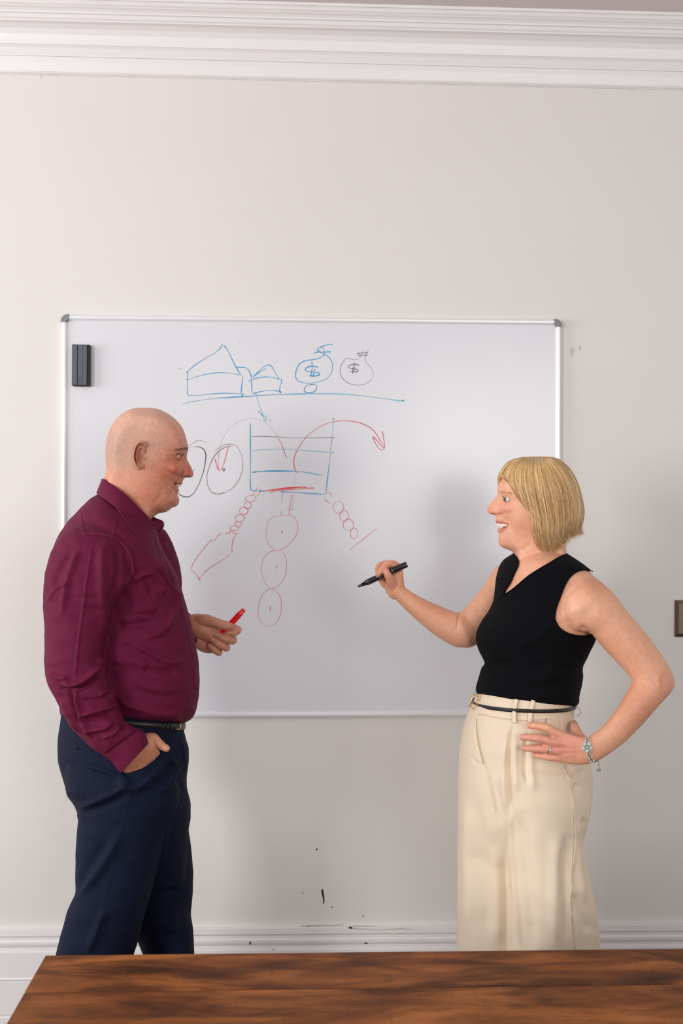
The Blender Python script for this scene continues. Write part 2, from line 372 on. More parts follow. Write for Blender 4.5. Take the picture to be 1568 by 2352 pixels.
flake([(1308, 799), (1316, 798), (1320, 803), (1315, 816), (1311, 823)], M['smudge'], 'wall_smudge', lift=.0003)
flake([(1326, 799), (1332, 794), (1336, 800), (1331, 806)], M['smudge'], 'wall_smudge', lift=.0003)

# ------------------------------------------------------------ light switch at the right edge
a0 = ray_y(1551, 1379, WALLY-.008); a1 = ray_y(1551, 1463, WALLY-.008)
sx0, sz1, sz0 = a0[0], a0[2], a1[2]; sx1 = sx0+.15
sw = empty('light_switch', ((sx0+sx1)/2, WALLY, (sz0+sz1)/2)); tag(sw, 'brushed nickel light switch plate at the right edge of the wall', 'light switch')
b = .010; t = .009
V = np.array([(sx0, WALLY-.001, sz0), (sx1, WALLY-.001, sz0), (sx1, WALLY-.001, sz1), (sx0, WALLY-.001, sz1), (sx0, WALLY-.004, sz0), (sx1, WALLY-.004, sz0), (sx1, WALLY-.004, sz1), (sx0, WALLY-.004, sz1),
              (sx0+b, WALLY-t, sz0+b), (sx1-b, WALLY-t, sz0+b), (sx1-b, WALLY-t, sz1-b), (sx0+b, WALLY-t, sz1-b)])
f = [(0, 1, 5, 4), (1, 2, 6, 5), (2, 3, 7, 6), (3, 0, 4, 7), (4, 5, 9, 8), (5, 6, 10, 9), (6, 7, 11, 10), (7, 4, 8, 11), (8, 9, 10, 11)]
mk('plate', V, f, M['nickel'], sw, smooth=False)
for k in range(2):
    cx = sx0+.05+k*.05; V, f = box(cx-.009, cx+.009, WALLY-.016, WALLY-t+.001, (sz0+sz1)/2-.014, (sz0+sz1)/2+.014, .002); mk('rocker', V, f, M['nickel'], sw)

# ------------------------------------------------------------ whiteboard
BY = WALLY-.016                                              # front of the frame
pTL = ray_y(139, 728, BY); pTR = ray_y(1290, 731.5, BY); pB = ray_y(760, 1652, BY)
bx0, bx1 = pTL[0]+.0005, pTR[0]; bz1 = (pTL[2]+pTR[2])/2; bz0 = pB[2]
print('BOARD', bx0, bx1, bz0, bz1, 'size', bx1-bx0, bz1-bz0, 'tilt', pTL[2]-pTR[2])
FWd = .0185
TILT = .0048
def hung(V):                                                 # the board hangs a touch out of level
    V = np.asarray(V, float).copy(); x = V[:, 0].copy(); z = V[:, 2].copy(); V[:, 2] = z+(x-bx0)*TILT; V[:, 0] = x-(z-bz1)*TILT; return V
wb = empty('whiteboard', ((bx0+bx1)/2, WALLY, bz0)); tag(wb, 'large white enamel whiteboard with marker drawings and aluminium frame', 'whiteboard')
V, f = box(bx0+.004, bx1-.004, WALLY-.009, WALLY-.001, bz0+.004, bz1-.004); mk('panel', hung(V), f, M['board'], wb, smooth=False)
SURF = WALLY-.009
def rail(x0, x1, z0, z1, vert):
    # rounded extrusion: two shoulders and a bulged face
    prof = [(0, .001), (0, .010), (.12, .0145), (.35, .016), (.65, .016), (.86, .0145), (.93, .012), (1, .0115), (1, .008)]
    V = []
    for s in (0, 1):
        for a, o in prof:
            if vert: V.append((x0+(x1-x0)*a, WALLY-o, z0+(z1-z0)*s))
            else: V.append((x0+(x1-x0)*s, WALLY-o, z0+(z1-z0)*a))
    n = len(prof); return np.array(V), [(i, i+1, n+i+1, n+i) for i in range(n-1)]
cs = .0215
V, f = rail(bx0+cs, bx1-cs, bz1-.0015, bz1-FWd+.0015, False); mk('frame_rail', hung(V), f, M['alu'], wb, smooth=False)
V, f = rail(bx0+cs, bx1-cs, bz0+.0015, bz0+FWd-.0015, False); mk('frame_rail', hung(V), f, M['alu'], wb, smooth=False)
V, f = rail(bx0+.0015, bx0+FWd-.0015, bz0+cs, bz1-cs, True); mk('frame_rail', hung(V), f, M['alu'], wb, smooth=False)
V, f = rail(bx1-.0015, bx1-FWd+.0015, bz0+cs, bz1-cs, True); mk('frame_rail', hung(V), f, M['alu'], wb, smooth=False)
for sx, sz, ox, oz in ((1, -1, bx0, bz1), (-1, -1, bx1, bz1), (1, 1, bx0, bz0), (-1, 1, bx1, bz0)):
    r = .020; out = [(r-r*math.cos(a), r-r*math.sin(a)) for a in np.linspace(0, math.pi/2, 9)]
    out = [(0, .0235)]+out+[(.0235, 0), (.0235, FWd-.001), (FWd-.001, FWd-.001), (FWd-.001, .0235)]
    P = [(ox+sx*a, oz+sz*b) for a, b in out]; k = len(P)
    V = [(x, WALLY-.0008, z) for x, z in P]+[(x, WALLY-.0165, z) for x, z in P]
    c = (ox+sx*.012, oz+sz*.012); V += [(c[0]+(x-c[0])*.86, WALLY-.0185, c[1]+(z-c[1])*.86) for x, z in P]
    f = [(i, (i+1) % k, k+(i+1) % k, k+i) for i in range(k)]+[(k+i, k+(i+1) % k, 2*k+(i+1) % k, 2*k+i) for i in range(k)]+[tuple(range(2*k, 3*k))]
    cp_ = mk('corner_cap', hung(np.array(V)), f, M['cap'], wb, smooth=False)
    V, f = tube([(ox+sx*.003, WALLY-.0186, oz+sz*.018), (ox+sx*.010, WALLY-.0188, oz+sz*.011), (ox+sx*.019, WALLY-.0186, oz+sz*.003)], .0005, 6, 3); mk('seam', hung(V), f, M['capline'], cp_)
# marker drawings: thin ink strokes lying on the enamel
def za(l): return [(400+x/2.8, 760+y/2.8) for x, y in l]
def zb(l): return [(400+x/3.136, 1100+y/3.136) for x, y in l]
def circ(cx, cy, rx, ry, a0=0, a1=6.4, rot=0, n=14):
    return [(cx+rx*math.cos(t)*math.cos(rot)-ry*math.sin(t)*math.sin(rot), cy+rx*math.cos(t)*math.sin(rot)+ry*math.sin(t)*math.cos(rot)) for t in np.linspace(a0, a1, n)]
ninks = [0]
def strokes(name, items):
    mats, V, f, mi = [], [], [], []
    for ink, w, pts in items:
        if M[ink] not in mats: mats.append(M[ink])
        P = cat(pts, 7); P = P+np.stack([np.sin(np.arange(len(P))*.7)*.15, np.cos(np.arange(len(P))*.9)*.15], 1)
        T = np.gradient(P, axis=0); T /= np.linalg.norm(T, axis=1)[:, None]+1e-9; N = np.stack([-T[:, 1], T[:, 0]], 1)
        k = len(P); s = np.linspace(0, 1, k)[:, None]; ww = w*(.78+.22*np.sin(s*9+ninks[0]))*np.clip(np.minimum(s, 1-s)*14+.45, 0, 1)
        ninks[0] += 1; Y = SURF-.0002-.00002*(ninks[0] % 12); o = len(V)
        for side in (-1, 1):
            for q in P+N*ww*.5*side: V.append(ray_y(q[0], q[1], Y))
        for i in range(k-1): f.append((o+i, o+i+1, o+k+i+1, o+k+i)); mi.append(mats.index(M[ink]))
    ob = mk(name, np.array(V), f, mats, wb, smooth=False); ob.data.polygons.foreach_set('material_index', mi); return ob
strokes('large_house_drawing', [
    ('ink_b', 1.9, za([(86, 262), (130, 222), (200, 178), (262, 140), (296, 112), (310, 84)])), ('ink_b', 2.4, za([(316, 94), (336, 112), (360, 158), (398, 235), (430, 284)])),
    ('ink_b', 1.8, za([(86, 264), (84, 340), (86, 405), (92, 416)])), ('ink_b', 1.8, za([(92, 416), (160, 414), (280, 402), (380, 402), (432, 405)])),
    ('ink_b', 1.8, za([(80, 316), (160, 290), (240, 273), (320, 269), (380, 276), (428, 285)])), ('ink_b', 2.0, za([(441, 286), (436, 330), (430, 390), (432, 405), (436, 418), (446, 400)])),
    ('ink_b', 2.6, za([(76, 265), (84, 267), (88, 262)])), ('ink_b', 2.6, za([(77, 316), (90, 314)]))])
strokes('small_house_drawing', [
    ('ink_b', 2.4, za([(400, 235), (440, 234), (466, 241), (480, 258), (492, 282), (497, 298), (493, 296)])), ('ink_b', 2.0, za([(503, 300), (540, 262), (570, 236), (600, 220), (616, 221), (632, 236), (650, 270), (678, 314)])),
    ('ink_b', 2.2, za([(508, 296), (540, 270), (590, 242)])), ('ink_b', 2.2, za([(474, 326), (500, 312), (560, 298), (610, 297), (650, 305), (676, 313)])),
    ('ink_b', 2.1, za([(494, 308), (498, 340), (499, 385), (505, 400), (516, 403), (530, 396)])), ('ink_b', 1.9, za([(510, 402), (560, 389), (600, 383), (650, 385), (676, 392)])),
    ('ink_b', 2.2, za([(688, 308), (690, 330), (680, 355), (678, 392), (686, 396), (674, 378)]))])
strokes('blue_money_bag_drawing', [
    ('ink_b', 2.2, za([(964, 149), (1000, 176), (1018, 218), (1012, 264), (980, 306), (925, 328), (860, 336), (805, 326), (781, 300), (782, 262), (800, 220), (830, 196), (880, 186), (920, 180), (955, 162), (966, 140), (955, 112), (932, 98)])),
    ('ink_b', 2.2, za([(915, 119), (940, 106), (980, 90), (1020, 87)])), ('ink_b', 2.4, za([(915, 120), (940, 136), (968, 156)])), ('ink_b', 2.6, za([(895, 145), (920, 136), (960, 137), (1008, 134)])),
    ('ink_b', 2.8, za([(926, 236), (900, 228), (868, 230), (842, 244), (850, 258), (890, 264), (926, 270), (932, 282), (905, 290), (862, 288)])),
    ('ink_b', 2.4, za([(884, 198), (887, 230), (883, 262), (878, 296)])), ('ink_b', 2.2, za([(904, 244), (898, 270), (890, 298)])),
    ('ink_b', 2.4, za([(872, 346), (900, 344), (916, 360), (908, 384), (880, 398), (848, 396), (836, 380), (846, 356), (872, 343), (890, 344)]))])
strokes('grey_money_bag_drawing', [
    ('ink_k2', 1.5, za([(1218, 112), (1208, 150), (1190, 176), (1160, 186), (1128, 180), (1108, 176), (1084, 202), (1068, 240), (1070, 282), (1094, 318), (1130, 340), (1180, 349), (1230, 340), (1268, 312), (1279, 276), (1266, 240), (1238, 208), (1226, 184), (1230, 150), (1252, 116)])),
    ('ink_k', 1.9, za([(1170, 150), (1200, 142), (1246, 139)])), ('ink_k', 1.7, za([(1180, 160), (1210, 156), (1246, 157)])),
    ('ink_k', 1.9, za([(1188, 222), (1165, 214), (1135, 218), (1118, 232), (1135, 242), (1170, 246), (1180, 256), (1165, 264), (1128, 262)])), ('ink_k', 1.8, za([(1156, 206), (1150, 240), (1146, 278)])), ('ink_k2', 1.3, za([(1162, 208), (1158, 262)]))])
strokes('ground_line_drawing', [('ink_b', 1.4, za([(50, 474), (90, 460), (170, 446), (260, 434)])), ('ink_b', 2.6, za([(255, 435), (340, 429), (440, 423), (560, 415), (700, 408), (860, 405)])), ('ink_b2', 2.9, za([(850, 405), (960, 404), (1070, 406), (1180, 415), (1290, 427), (1380, 439), (1440, 449), (1474, 449)])), ('ink_b', 4.2, za([(1468, 448), (1475, 449)])),
    ('ink_b2', 1.9, za([(524, 396), (535, 440), (556, 505), (572, 550), (585, 585)])), ('ink_b', 2.0, za([(538, 515), (560, 538), (585, 552)])), ('ink_b2', 1.9, za([(585, 586), (592, 560), (602, 536)])), ('ink_b', 2.0, za([(611, 574), (621, 579)]))])
strokes('box_diagram', [('ink_b', 2.4, za([(488, 587), (490, 700), (490, 860), (489, 960), (492, 1028)])), ('ink_b', 2.4, za([(492, 1027), (540, 1029), (586, 1032)])), ('ink_b', 2.4, za([(680, 1034), (780, 1039), (880, 1046), (971, 1052)])),
    ('ink_b2', 1.9, za([(1023, 564), (1018, 650), (1008, 740), (996, 850)])), ('ink_b', 2.3, za([(996, 850), (984, 960), (973, 1052)])), ('ink_b', 3.6, za([(1022, 562), (1023, 570)])),
    ('ink_k', 1.3, za([(495, 680), (540, 678), (620, 680), (760, 688), (900, 688), (1041, 686)])), ('ink_b2', 1.9, za([(503, 776), (540, 766), (640, 762), (760, 763), (880, 772), (1020, 783)])), ('ink_b', 3, za([(1017, 783), (1024, 783)])),
    ('ink_b', 3.6, za([(502, 909), (560, 904), (660, 901), (780, 903)])), ('ink_b2', 3.4, za([(775, 903), (850, 910), (920, 924), (958, 930)])),
    ('ink_r', 3.6, za([(584, 1028), (660, 1018), (760, 1008), (838, 1005), (846, 1010)])), ('ink_r2', 3.6, za([(588, 1030), (700, 1022), (800, 1016), (902, 1010)])), ('ink_r', 1.6, za([(614, 1042), (650, 1030), (700, 1020)]))])
strokes('arrow_drawing', [('ink_r', 1.9, za([(791, 919), (776, 890), (768, 850), (776, 800), (806, 740), (850, 682), (900, 640), (960, 604), (1030, 584), (1100, 578), (1170, 586), (1230, 606), (1276, 636), (1310, 680), (1350, 752)])),
    ('ink_r', 2.0, za([(1337, 642), (1346, 690), (1351, 752), (1334, 765), (1310, 748), (1290, 716), (1277, 682), (1300, 700), (1330, 738), (1350, 756)])),
    ('ink_k3', .9, za([(288, 790), (300, 720), (330, 660), (370, 612), (430, 576), (490, 564), (550, 570), (600, 600), (650, 660), (690, 730)])), ('ink_r', 1.7, za([(668, 690), (696, 742), (712, 795), (725, 822)])),
    ('ink_r2', 2.4, za([(360, 727), (344, 760), (330, 810), (316, 860), (300, 890), (285, 897)])), ('ink_r', 2.4, za([(285, 897), (274, 872), (262, 824)])), ('ink_r2', 1.4, za([(284, 890), (283, 830), (288, 770)]))])
strokes('left_loop_drawing', [('ink_k', 2.1, za([(26, 1046), (60, 1066), (100, 1064), (130, 1036), (160, 980), (186, 910), (200, 840), (202, 790), (186, 760), (158, 746), (130, 745)])), ('ink_k2', 1.2, za([(130, 745), (96, 750), (60, 770), (20, 800)])), ('ink_k2', 1.2, za([(90, 740), (120, 720), (164, 703), (212, 721)])), ('ink_k', 1.3, za([(100, 908), (131, 891)]))])
strokes('right_loop_drawing', [
    ('ink_k2', 2.3, za([(372, 743), (340, 744), (300, 764), (262, 800), (230, 860), (211, 930), (215, 990), (238, 1034), (280, 1049), (330, 1038)])), ('ink_k2', 1.4, za([(330, 1038), (380, 1006), (420, 950), (440, 880), (437, 820), (415, 762), (390, 734), (352, 728), (310, 738), (258, 776)])),
    ('ink_k', 1.6, za([(312, 880), (316, 900), (326, 884), (318, 905)]))])
strokes('ink_dot', [('ink_k', 1.4, za([(30, 242), (37, 245)]))]); strokes('ink_dot', [('ink_k', 1.4, za([(421, 76), (423, 79)]))])
L = []
for cx, cy, rx, ry in ((550, 142, 38, 24), (528, 189, 25, 25), (500, 230, 31, 27), (472, 283, 34, 26), (460, 327, 24, 21), (434, 354, 32, 18)): L.append(('ink_r', 1.3, zb(circ(cx, cy, rx, ry, -.7, 5.9, -.15))))
L += [('ink_r', 1.1, zb([(607, 55), (585, 88), (562, 120)])), ('ink_r', 1.4, zb([(626, 69), (614, 100), (594, 128)])), ('ink_r', 1.5, zb([(405, 372), (420, 386), (455, 398), (443, 390)])), ('ink_r', 1.6, zb([(368, 399), (380, 388), (390, 392), (402, 377)])),
      ('ink_r', 1.2, zb([(340, 385), (312, 412), (286, 444), (262, 438), (264, 442), (220, 492), (160, 572), (124, 634), (121, 660)])), ('ink_r', 1.4, zb([(121, 660), (150, 680), (172, 706), (186, 730), (196, 728)])), ('ink_r', 1.2, zb([(172, 735), (190, 706), (240, 652), (310, 606), (370, 570), (398, 544)])), ('ink_r', 1.3, zb([(444, 392), (424, 440), (415, 490), (416, 530)]))]
strokes('left_chain_drawing', L)
L = [('ink_r', 1.1, zb([(779, 90), (776, 130), (775, 155)])), ('ink_r', 1.4, zb([(838, 122), (848, 120), (840, 160), (832, 210), (826, 258)])), ('ink_r', 1.2, zb([(769, 228), (769, 258)])), ('ink_k', 2.2, zb([(847, 221), (851, 223)])), ('ink_k3', .8, zb([(867, -20), (864, 80), (856, 170), (850, 220)])),
     ('ink_r2', 1.3, zb([(746, 266), (790, 263), (838, 265), (872, 288), (889, 335), (882, 390), (850, 444), (800, 494), (750, 516), (716, 512), (684, 472), (664, 420), (662, 360), (676, 310), (706, 278), (746, 266)])),
     ('ink_r2', 1.3, zb([(765, 522), (790, 540), (806, 590), (808, 640), (796, 700), (764, 756), (720, 788), (690, 788), (660, 756), (636, 706), (626, 650), (636, 590), (668, 542), (712, 518), (760, 516)])),
     ('ink_r2', 1.3, zb([(700, 794), (736, 812), (762, 850), (772, 910), (764, 974), (738, 1030), (700, 1056), (664, 1060), (628, 1036), (606, 980), (606, 910), (626, 850), (660, 806), (692, 790), (718, 784)])),
     ('ink_r', 1.6, zb([(782, 377), (768, 380), (778, 388)])), ('ink_r', 2.0, zb([(744, 626), (732, 646)])), ('ink_r', 2.0, zb([(693, 911), (690, 940), (697, 946)]))]
strokes('middle_chain_drawing', L)
L = [('ink_r', 1.2, zb(circ(1182, 204, 37, 45, -1.9, 4.2, -.05))), ('ink_r', 1.2, zb(circ(1222, 266, 31, 42, -2.2, 4.2, -.1))), ('ink_r', 1.2, zb(circ(1253, 330, 38, 41, -2.2, 4.3, -.1))), ('ink_r', 1.2, zb(circ(1294, 392, 26, 38, -1.9, 4.4, .1))),
     ('ink_r', 1.2, zb([(1095, 93), (1122, 104), (1142, 128)])), ('ink_r', 1.3, zb([(1088, 140), (1085, 148), (1104, 166), (1126, 182)])), ('ink_r', 1.3, zb([(1461, 354), (1400, 402), (1330, 458), (1257, 514)]))]
strokes('right_chain_drawing', L)
# ------------------------------------------------------------ board eraser
e0 = ray_y(166, 791.5, SURF-.02); e1 = ray_y(205, 885, SURF-.02)
ex0, ex1, ez1, ez0 = e0[0], e1[0], e0[2], e1[2]
er = empty('board_eraser', ((ex0+ex1)/2, SURF, (ez0+ez1)/2)); tag(er, 'dark grey magnetic eraser stuck upright in the upper left of the whiteboard', 'eraser')
V, f = box(ex0+.001, ex1+.001, SURF-.012, SURF-.0005, ez0-.002, ez1, .0015); mk('felt_pad', V, f, M['felt'], er, smooth=False)
V, f = box(ex0-.001, ex1, SURF-.019, SURF-.012, ez0-.001, ez1+.001, .001); mk('base', V, f, M['eras2'], er, smooth=False)
wE = ex1-ex0
for a, b_ in ((.03, .30), (.34, .62), (.63, .86)):
    V, f = box(ex0+wE*a, ex0+wE*b_, SURF-.0235, SURF-.018, ez0+.001, ez1-.001, .0008); mk('handle_ridge', V, f, M['eras'], er, smooth=False)
for k, (u, v) in enumerate(((.42, .16), (.47, .13), (.43, .10), (.46, .19), (.42, .07))):
    V, f = box(ex0+wE*u, ex0+wE*u+.003, SURF-.0238, SURF-.0232, ez0+(ez1-ez0)*v, ez0+(ez1-ez0)*v+.0022); mk('embossed_mark', V, f, M['eras2'], er, smooth=False)

# ------------------------------------------------------------ table
TZ = .75
c0 = ray_z(104, 2194, TZ); c1 = ray_z(1568, 2178, TZ); c2 = ray_z(28, 2352, TZ)
print('TABLE', c0, c1, c2)
ux = (c1-c0); ux[2] = 0; ux /= np.linalg.norm(ux); uy = np.array([ux[1], -ux[0], 0.0])       # towards the room
TL, TD = 1.9, .86
M['wood'] = m = bpy.data.materials.new('reclaimed_wood'); m.use_nodes = True; nt = m.node_tree; bs = nt.nodes['Principled BSDF']
tc = nt.nodes.new('ShaderNodeTexCoord'); oi = nt.nodes.new('ShaderNodeObjectInfo')
def N(t, **k):
    n = nt.nodes.new(t)
    for a, b_ in k.items(): n.inputs[a].default_value = b_
    return n
add = N('ShaderNodeVectorMath'); add.operation = 'ADD'; sc_ = N('ShaderNodeVectorMath'); sc_.operation = 'SCALE'; sc_.inputs['Scale'].default_value = 7.0
cmb = N('ShaderNodeCombineXYZ'); nt.links.new(oi.outputs['Random'], cmb.inputs[0]); nt.links.new(oi.outputs['Random'], cmb.inputs[1]); nt.links.new(cmb.outputs[0], sc_.inputs[0])
nt.links.new(tc.outputs['Object'], add.inputs[0]); nt.links.new(sc_.outputs[0], add.inputs[1])
def noise(scale, stretch, detail=6, dist=0.0):
    mp = N('ShaderNodeMapping'); mp.inputs['Scale'].default_value = stretch; nt.links.new(add.outputs[0], mp.inputs[0])
    n = N('ShaderNodeTexNoise'); n.inputs['Scale'].default_value = scale; n.inputs['Detail'].default_value = detail; n.inputs['Distortion'].default_value = dist; nt.links.new(mp.outputs[0], n.inputs['Vector']); return n.outputs[0]
def ramp(src, stops):
    r = N('ShaderNodeValToRGB'); e = r.color_ramp.elements
    while len(e) < len(stops): e.new(.5)
    for q, (p, c) in zip(e, stops): q.position = p; q.color = (*s2l(c), 1)
    nt.links.new(src, r.inputs[0]); return r.outputs[0]
def mixc(fac, a, b_, mode='MIX'):
    x = N('ShaderNodeMix'); x.data_type = 'RGBA'; x.blend_type = mode
    if isinstance(fac, float): x.inputs[0].default_value = fac
    else: nt.links.new(fac, x.inputs[0])
    nt.links.new(a, x.inputs[6]); nt.links.new(b_, x.inputs[7]); return x.outputs[2]
base = ramp(noise(3.2, (1, 4.5, 6), 9, .9), [(.25, (62, 33, 17)), (.44, (108, 61, 30)), (.58, (146, 86, 43)), (.8, (190, 120, 66))])
grain = ramp(noise(26, (1, 22, 22), 6, .3), [(.3, (150, 140, 130)), (.55, (255, 255, 255))])
c_ = mixc(.45, base, grain, 'MULTIPLY')
dark = ramp(noise(3.6, (1, 3.4, 4), 7, 1.6), [(.50, (0, 0, 0)), (.72, (235, 235, 235))])
dk = N('ShaderNodeRGB'); dk.outputs[0].default_value = (*s2l((52, 30, 20)), 1)
c_ = mixc(dark, c_, dk.outputs[0])
saw = ramp(noise(40, (3.2, .5, 1), 3, 0), [(.6, (0, 0, 0)), (.72, (150, 150, 150))]); c_ = mixc(saw, c_, dk.outputs[0])
nt.links.new(c_, bs.inputs['Base Color']); bs.inputs['Roughness'].default_value = .55; bs.inputs['Specular IOR Level'].default_value = .2
bp2 = N('ShaderNodeBump'); bp2.inputs['Strength'].default_value = .25; bp2.inputs['Distance'].default_value = .003; nt.links.new(noise(20, (1, 14, 14), 6, .4), bp2.inputs['Height']); nt.links.new(bp2.outputs[0], bs.inputs['Normal'])
tb = empty('table', (c0[0]+.9, c0[1]-.4, 0)); tag(tb, 'rustic reddish brown plank table in the foreground', 'table')
ang = math.atan2(ux[1], ux[0])
def tbox(a0, a1, b0, b1, z0, z1, bev, name):
    V, f = box(a0, a1, -b1, -b0, z0, z1, bev); R = np.array([[math.cos(ang), -math.sin(ang), 0], [math.sin(ang), math.cos(ang), 0], [0, 0, 1]])
    o = mk(name, V@R.T+np.array([c0[0], c0[1], 0]), f, M['wood'], tb, smooth=False); return o
pw = [.138, .142, .145, .14, .142, .14]; y_ = 0
for i, w_ in enumerate(pw): tbox(0, TL, y_+(.0006 if i else 0), y_+w_-.0006, TZ-.042, TZ-(.0008 if i % 2 else 0), .0025, 'plank'); y_ += w_
for a, b_ in ((.09, .09), (TL-.17, .09), (.09, y_-.17), (TL-.17, y_-.17)): tbox(a, a+.08, b_, b_+.08, 0, TZ-.042, .006, 'leg')
for a0_, a1_, b0_, b1_ in ((.17, TL-.17, .10, .125), (.17, TL-.17, y_-.125, y_-.10), (.10, .125, .17, y_-.17), (TL-.125, TL-.10, .17, y_-.17)): tbox(a0_, a1_, b0_, b1_, TZ-.13, TZ-.042, .002, 'apron')
#PEOPLE
# ------------------------------------------------------------ figure tools
def tps_fit(P, v):
    P = np.asarray(P, float); n = len(P); r2 = ((P[:, None]-P[None])**2).sum(2); K = np.where(r2 > 0, .5*r2*np.log(r2+1e-12), 0)
    A = np.zeros((n+3, n+3)); A[:n, :n] = K+np.eye(n)*60; A[:n, n] = 1; A[:n, n+1:] = P; A[n, :n] = 1; A[n+1:, :n] = P.T
    w = np.linalg.solve(A, np.r_[v, 0, 0, 0]); 
    def ev(Q):
        Q = np.asarray(Q, float); r2 = ((Q[:, None]-P[None])**2).sum(2); K = np.where(r2 > 0, .5*r2*np.log(r2+1e-12), 0)
        return K@w[:n]+w[n]+Q@w[n+1:]
    return ev
class Relief:
    """both halves of a head from its traced profile: half-width field over the profile plane, rounded at the outline"""
    def __init__(s, prof, cen, ctrl, extra=None, NA=520, NR=110, wmin=3, wmax=92):
        s.c = np.array(cen, float); s.extra = extra; s.wmin, s.wmax = wmin, wmax
        P = dens(cat(list(prof)+[prof[0]], 6)[:-1], 1.5, 3, closed=True); q = P[:, :2]-s.c; a = np.unwrap(np.arctan2(q[:, 1], q[:, 0]))
        if a[-1] < a[0]: P = P[::-1]; q = q[::-1]; a = np.unwrap(np.arctan2(q[:, 1], q[:, 0]))
        a = np.maximum.accumulate(a); R = np.hypot(q[:, 0], q[:, 1]); a0 = a[0]
        s.A = a0+np.linspace(0, 2*math.pi, NA, endpoint=False)
        aa = np.r_[a, a[0]+2*math.pi]; s.R = np.interp(s.A, aa, np.r_[R, R[0]]); s.rho = np.interp(s.A, aa, np.r_[P[:, 2], P[0, 2]])
        for _ in range(12): s.rho = (np.roll(s.rho, 1)+2*s.rho+np.roll(s.rho, -1))/4
        ctrl = np.array(ctrl, float); s.f = tps_fit(ctrl[:, :2], ctrl[:, 2]); s.NR = NR
    def w(s, P, d=None, rho=None):
        P = np.asarray(P, float); q = P-s.c
        if d is None:
            a = np.arctan2(q[:, 1], q[:, 0]); a = s.A[0]+np.mod(a-s.A[0], 2*math.pi)
            R = np.interp(a, np.r_[s.A, s.A[0]+2*math.pi], np.r_[s.R, s.R[0]]); rho = np.interp(a, np.r_[s.A, s.A[0]+2*math.pi], np.r_[s.rho, s.rho[0]]); d = np.maximum(R-np.hypot(q[:, 0], q[:, 1]), 0)
        wt = np.clip(s.f(P), s.wmin, s.wmax); wb = np.sqrt(2*rho*d*(1+(d/11.0)**2)+1e-6)
        w = (wt**-3.5+(wb+1e-3)**-3.5)**(-1/3.5)
        if s.extra is not None: w = np.maximum(w+s.extra(P)*np.clip(d/3, 0, 1), 0)
        return w
    def mesh(s, d0):
        V = []; NA = len(s.A)
        for i in range(1, s.NR+1):
            r = math.sin(math.pi/2*i/s.NR)**.9 if i < s.NR else 1.0
            P = s.c+(s.R*r)[:, None]*np.stack([np.cos(s.A), np.sin(s.A)], 1)
            w = s.w(P, s.R*(1-r), s.rho) if i < s.NR else np.zeros(NA)
            V.append((P, w))
        near = [W(np.hstack([P, (d0-w*d0/F)[:, None]])) for P, w in V]; far = [W(np.hstack([P, (d0+w*d0/F)[:, None]])) for P, w in V[:-1]]
        m = len(V); A = np.vstack(near); B = np.vstack(far[::-1]); allv = np.vstack([A, B]); f = grid_faces(m+m-1, NA)
        w0 = s.w(s.c[None])[0]; k = len(allv); allv = np.vstack([allv, W([[*s.c, d0-w0*d0/F]]), W([[*s.c, d0+w0*d0/F]])])
        L = (m+m-2)*NA
        for j in range(NA): f.append((k, (j+1) % NA, j)); f.append((k+1, L+j, L+(j+1) % NA))
        return allv, f
    def at(s, pts, d0, lift=0.0, side=1):
        P = np.asarray(pts, float)[:, :2]; w = s.w(P)+lift; return W(np.hstack([P, (d0-side*w*d0/F)[:, None]]))
def G(P, x, y, sx, sy=None, rot=0):
    sy = sy or sx; dx, dy = P[:, 0]-x, P[:, 1]-y; a = dx*math.cos(rot)+dy*math.sin(rot); b = -dx*math.sin(rot)+dy*math.cos(rot); return np.exp(-(a/sx)**2-(b/sy)**2)
def line(P, poly, w): d, _, t = seg_dist(P, cat(poly, 5)); return np.exp(-(d/w)**2)*np.clip(np.minimum(t, 1-t)*8+.15, 0, 1)
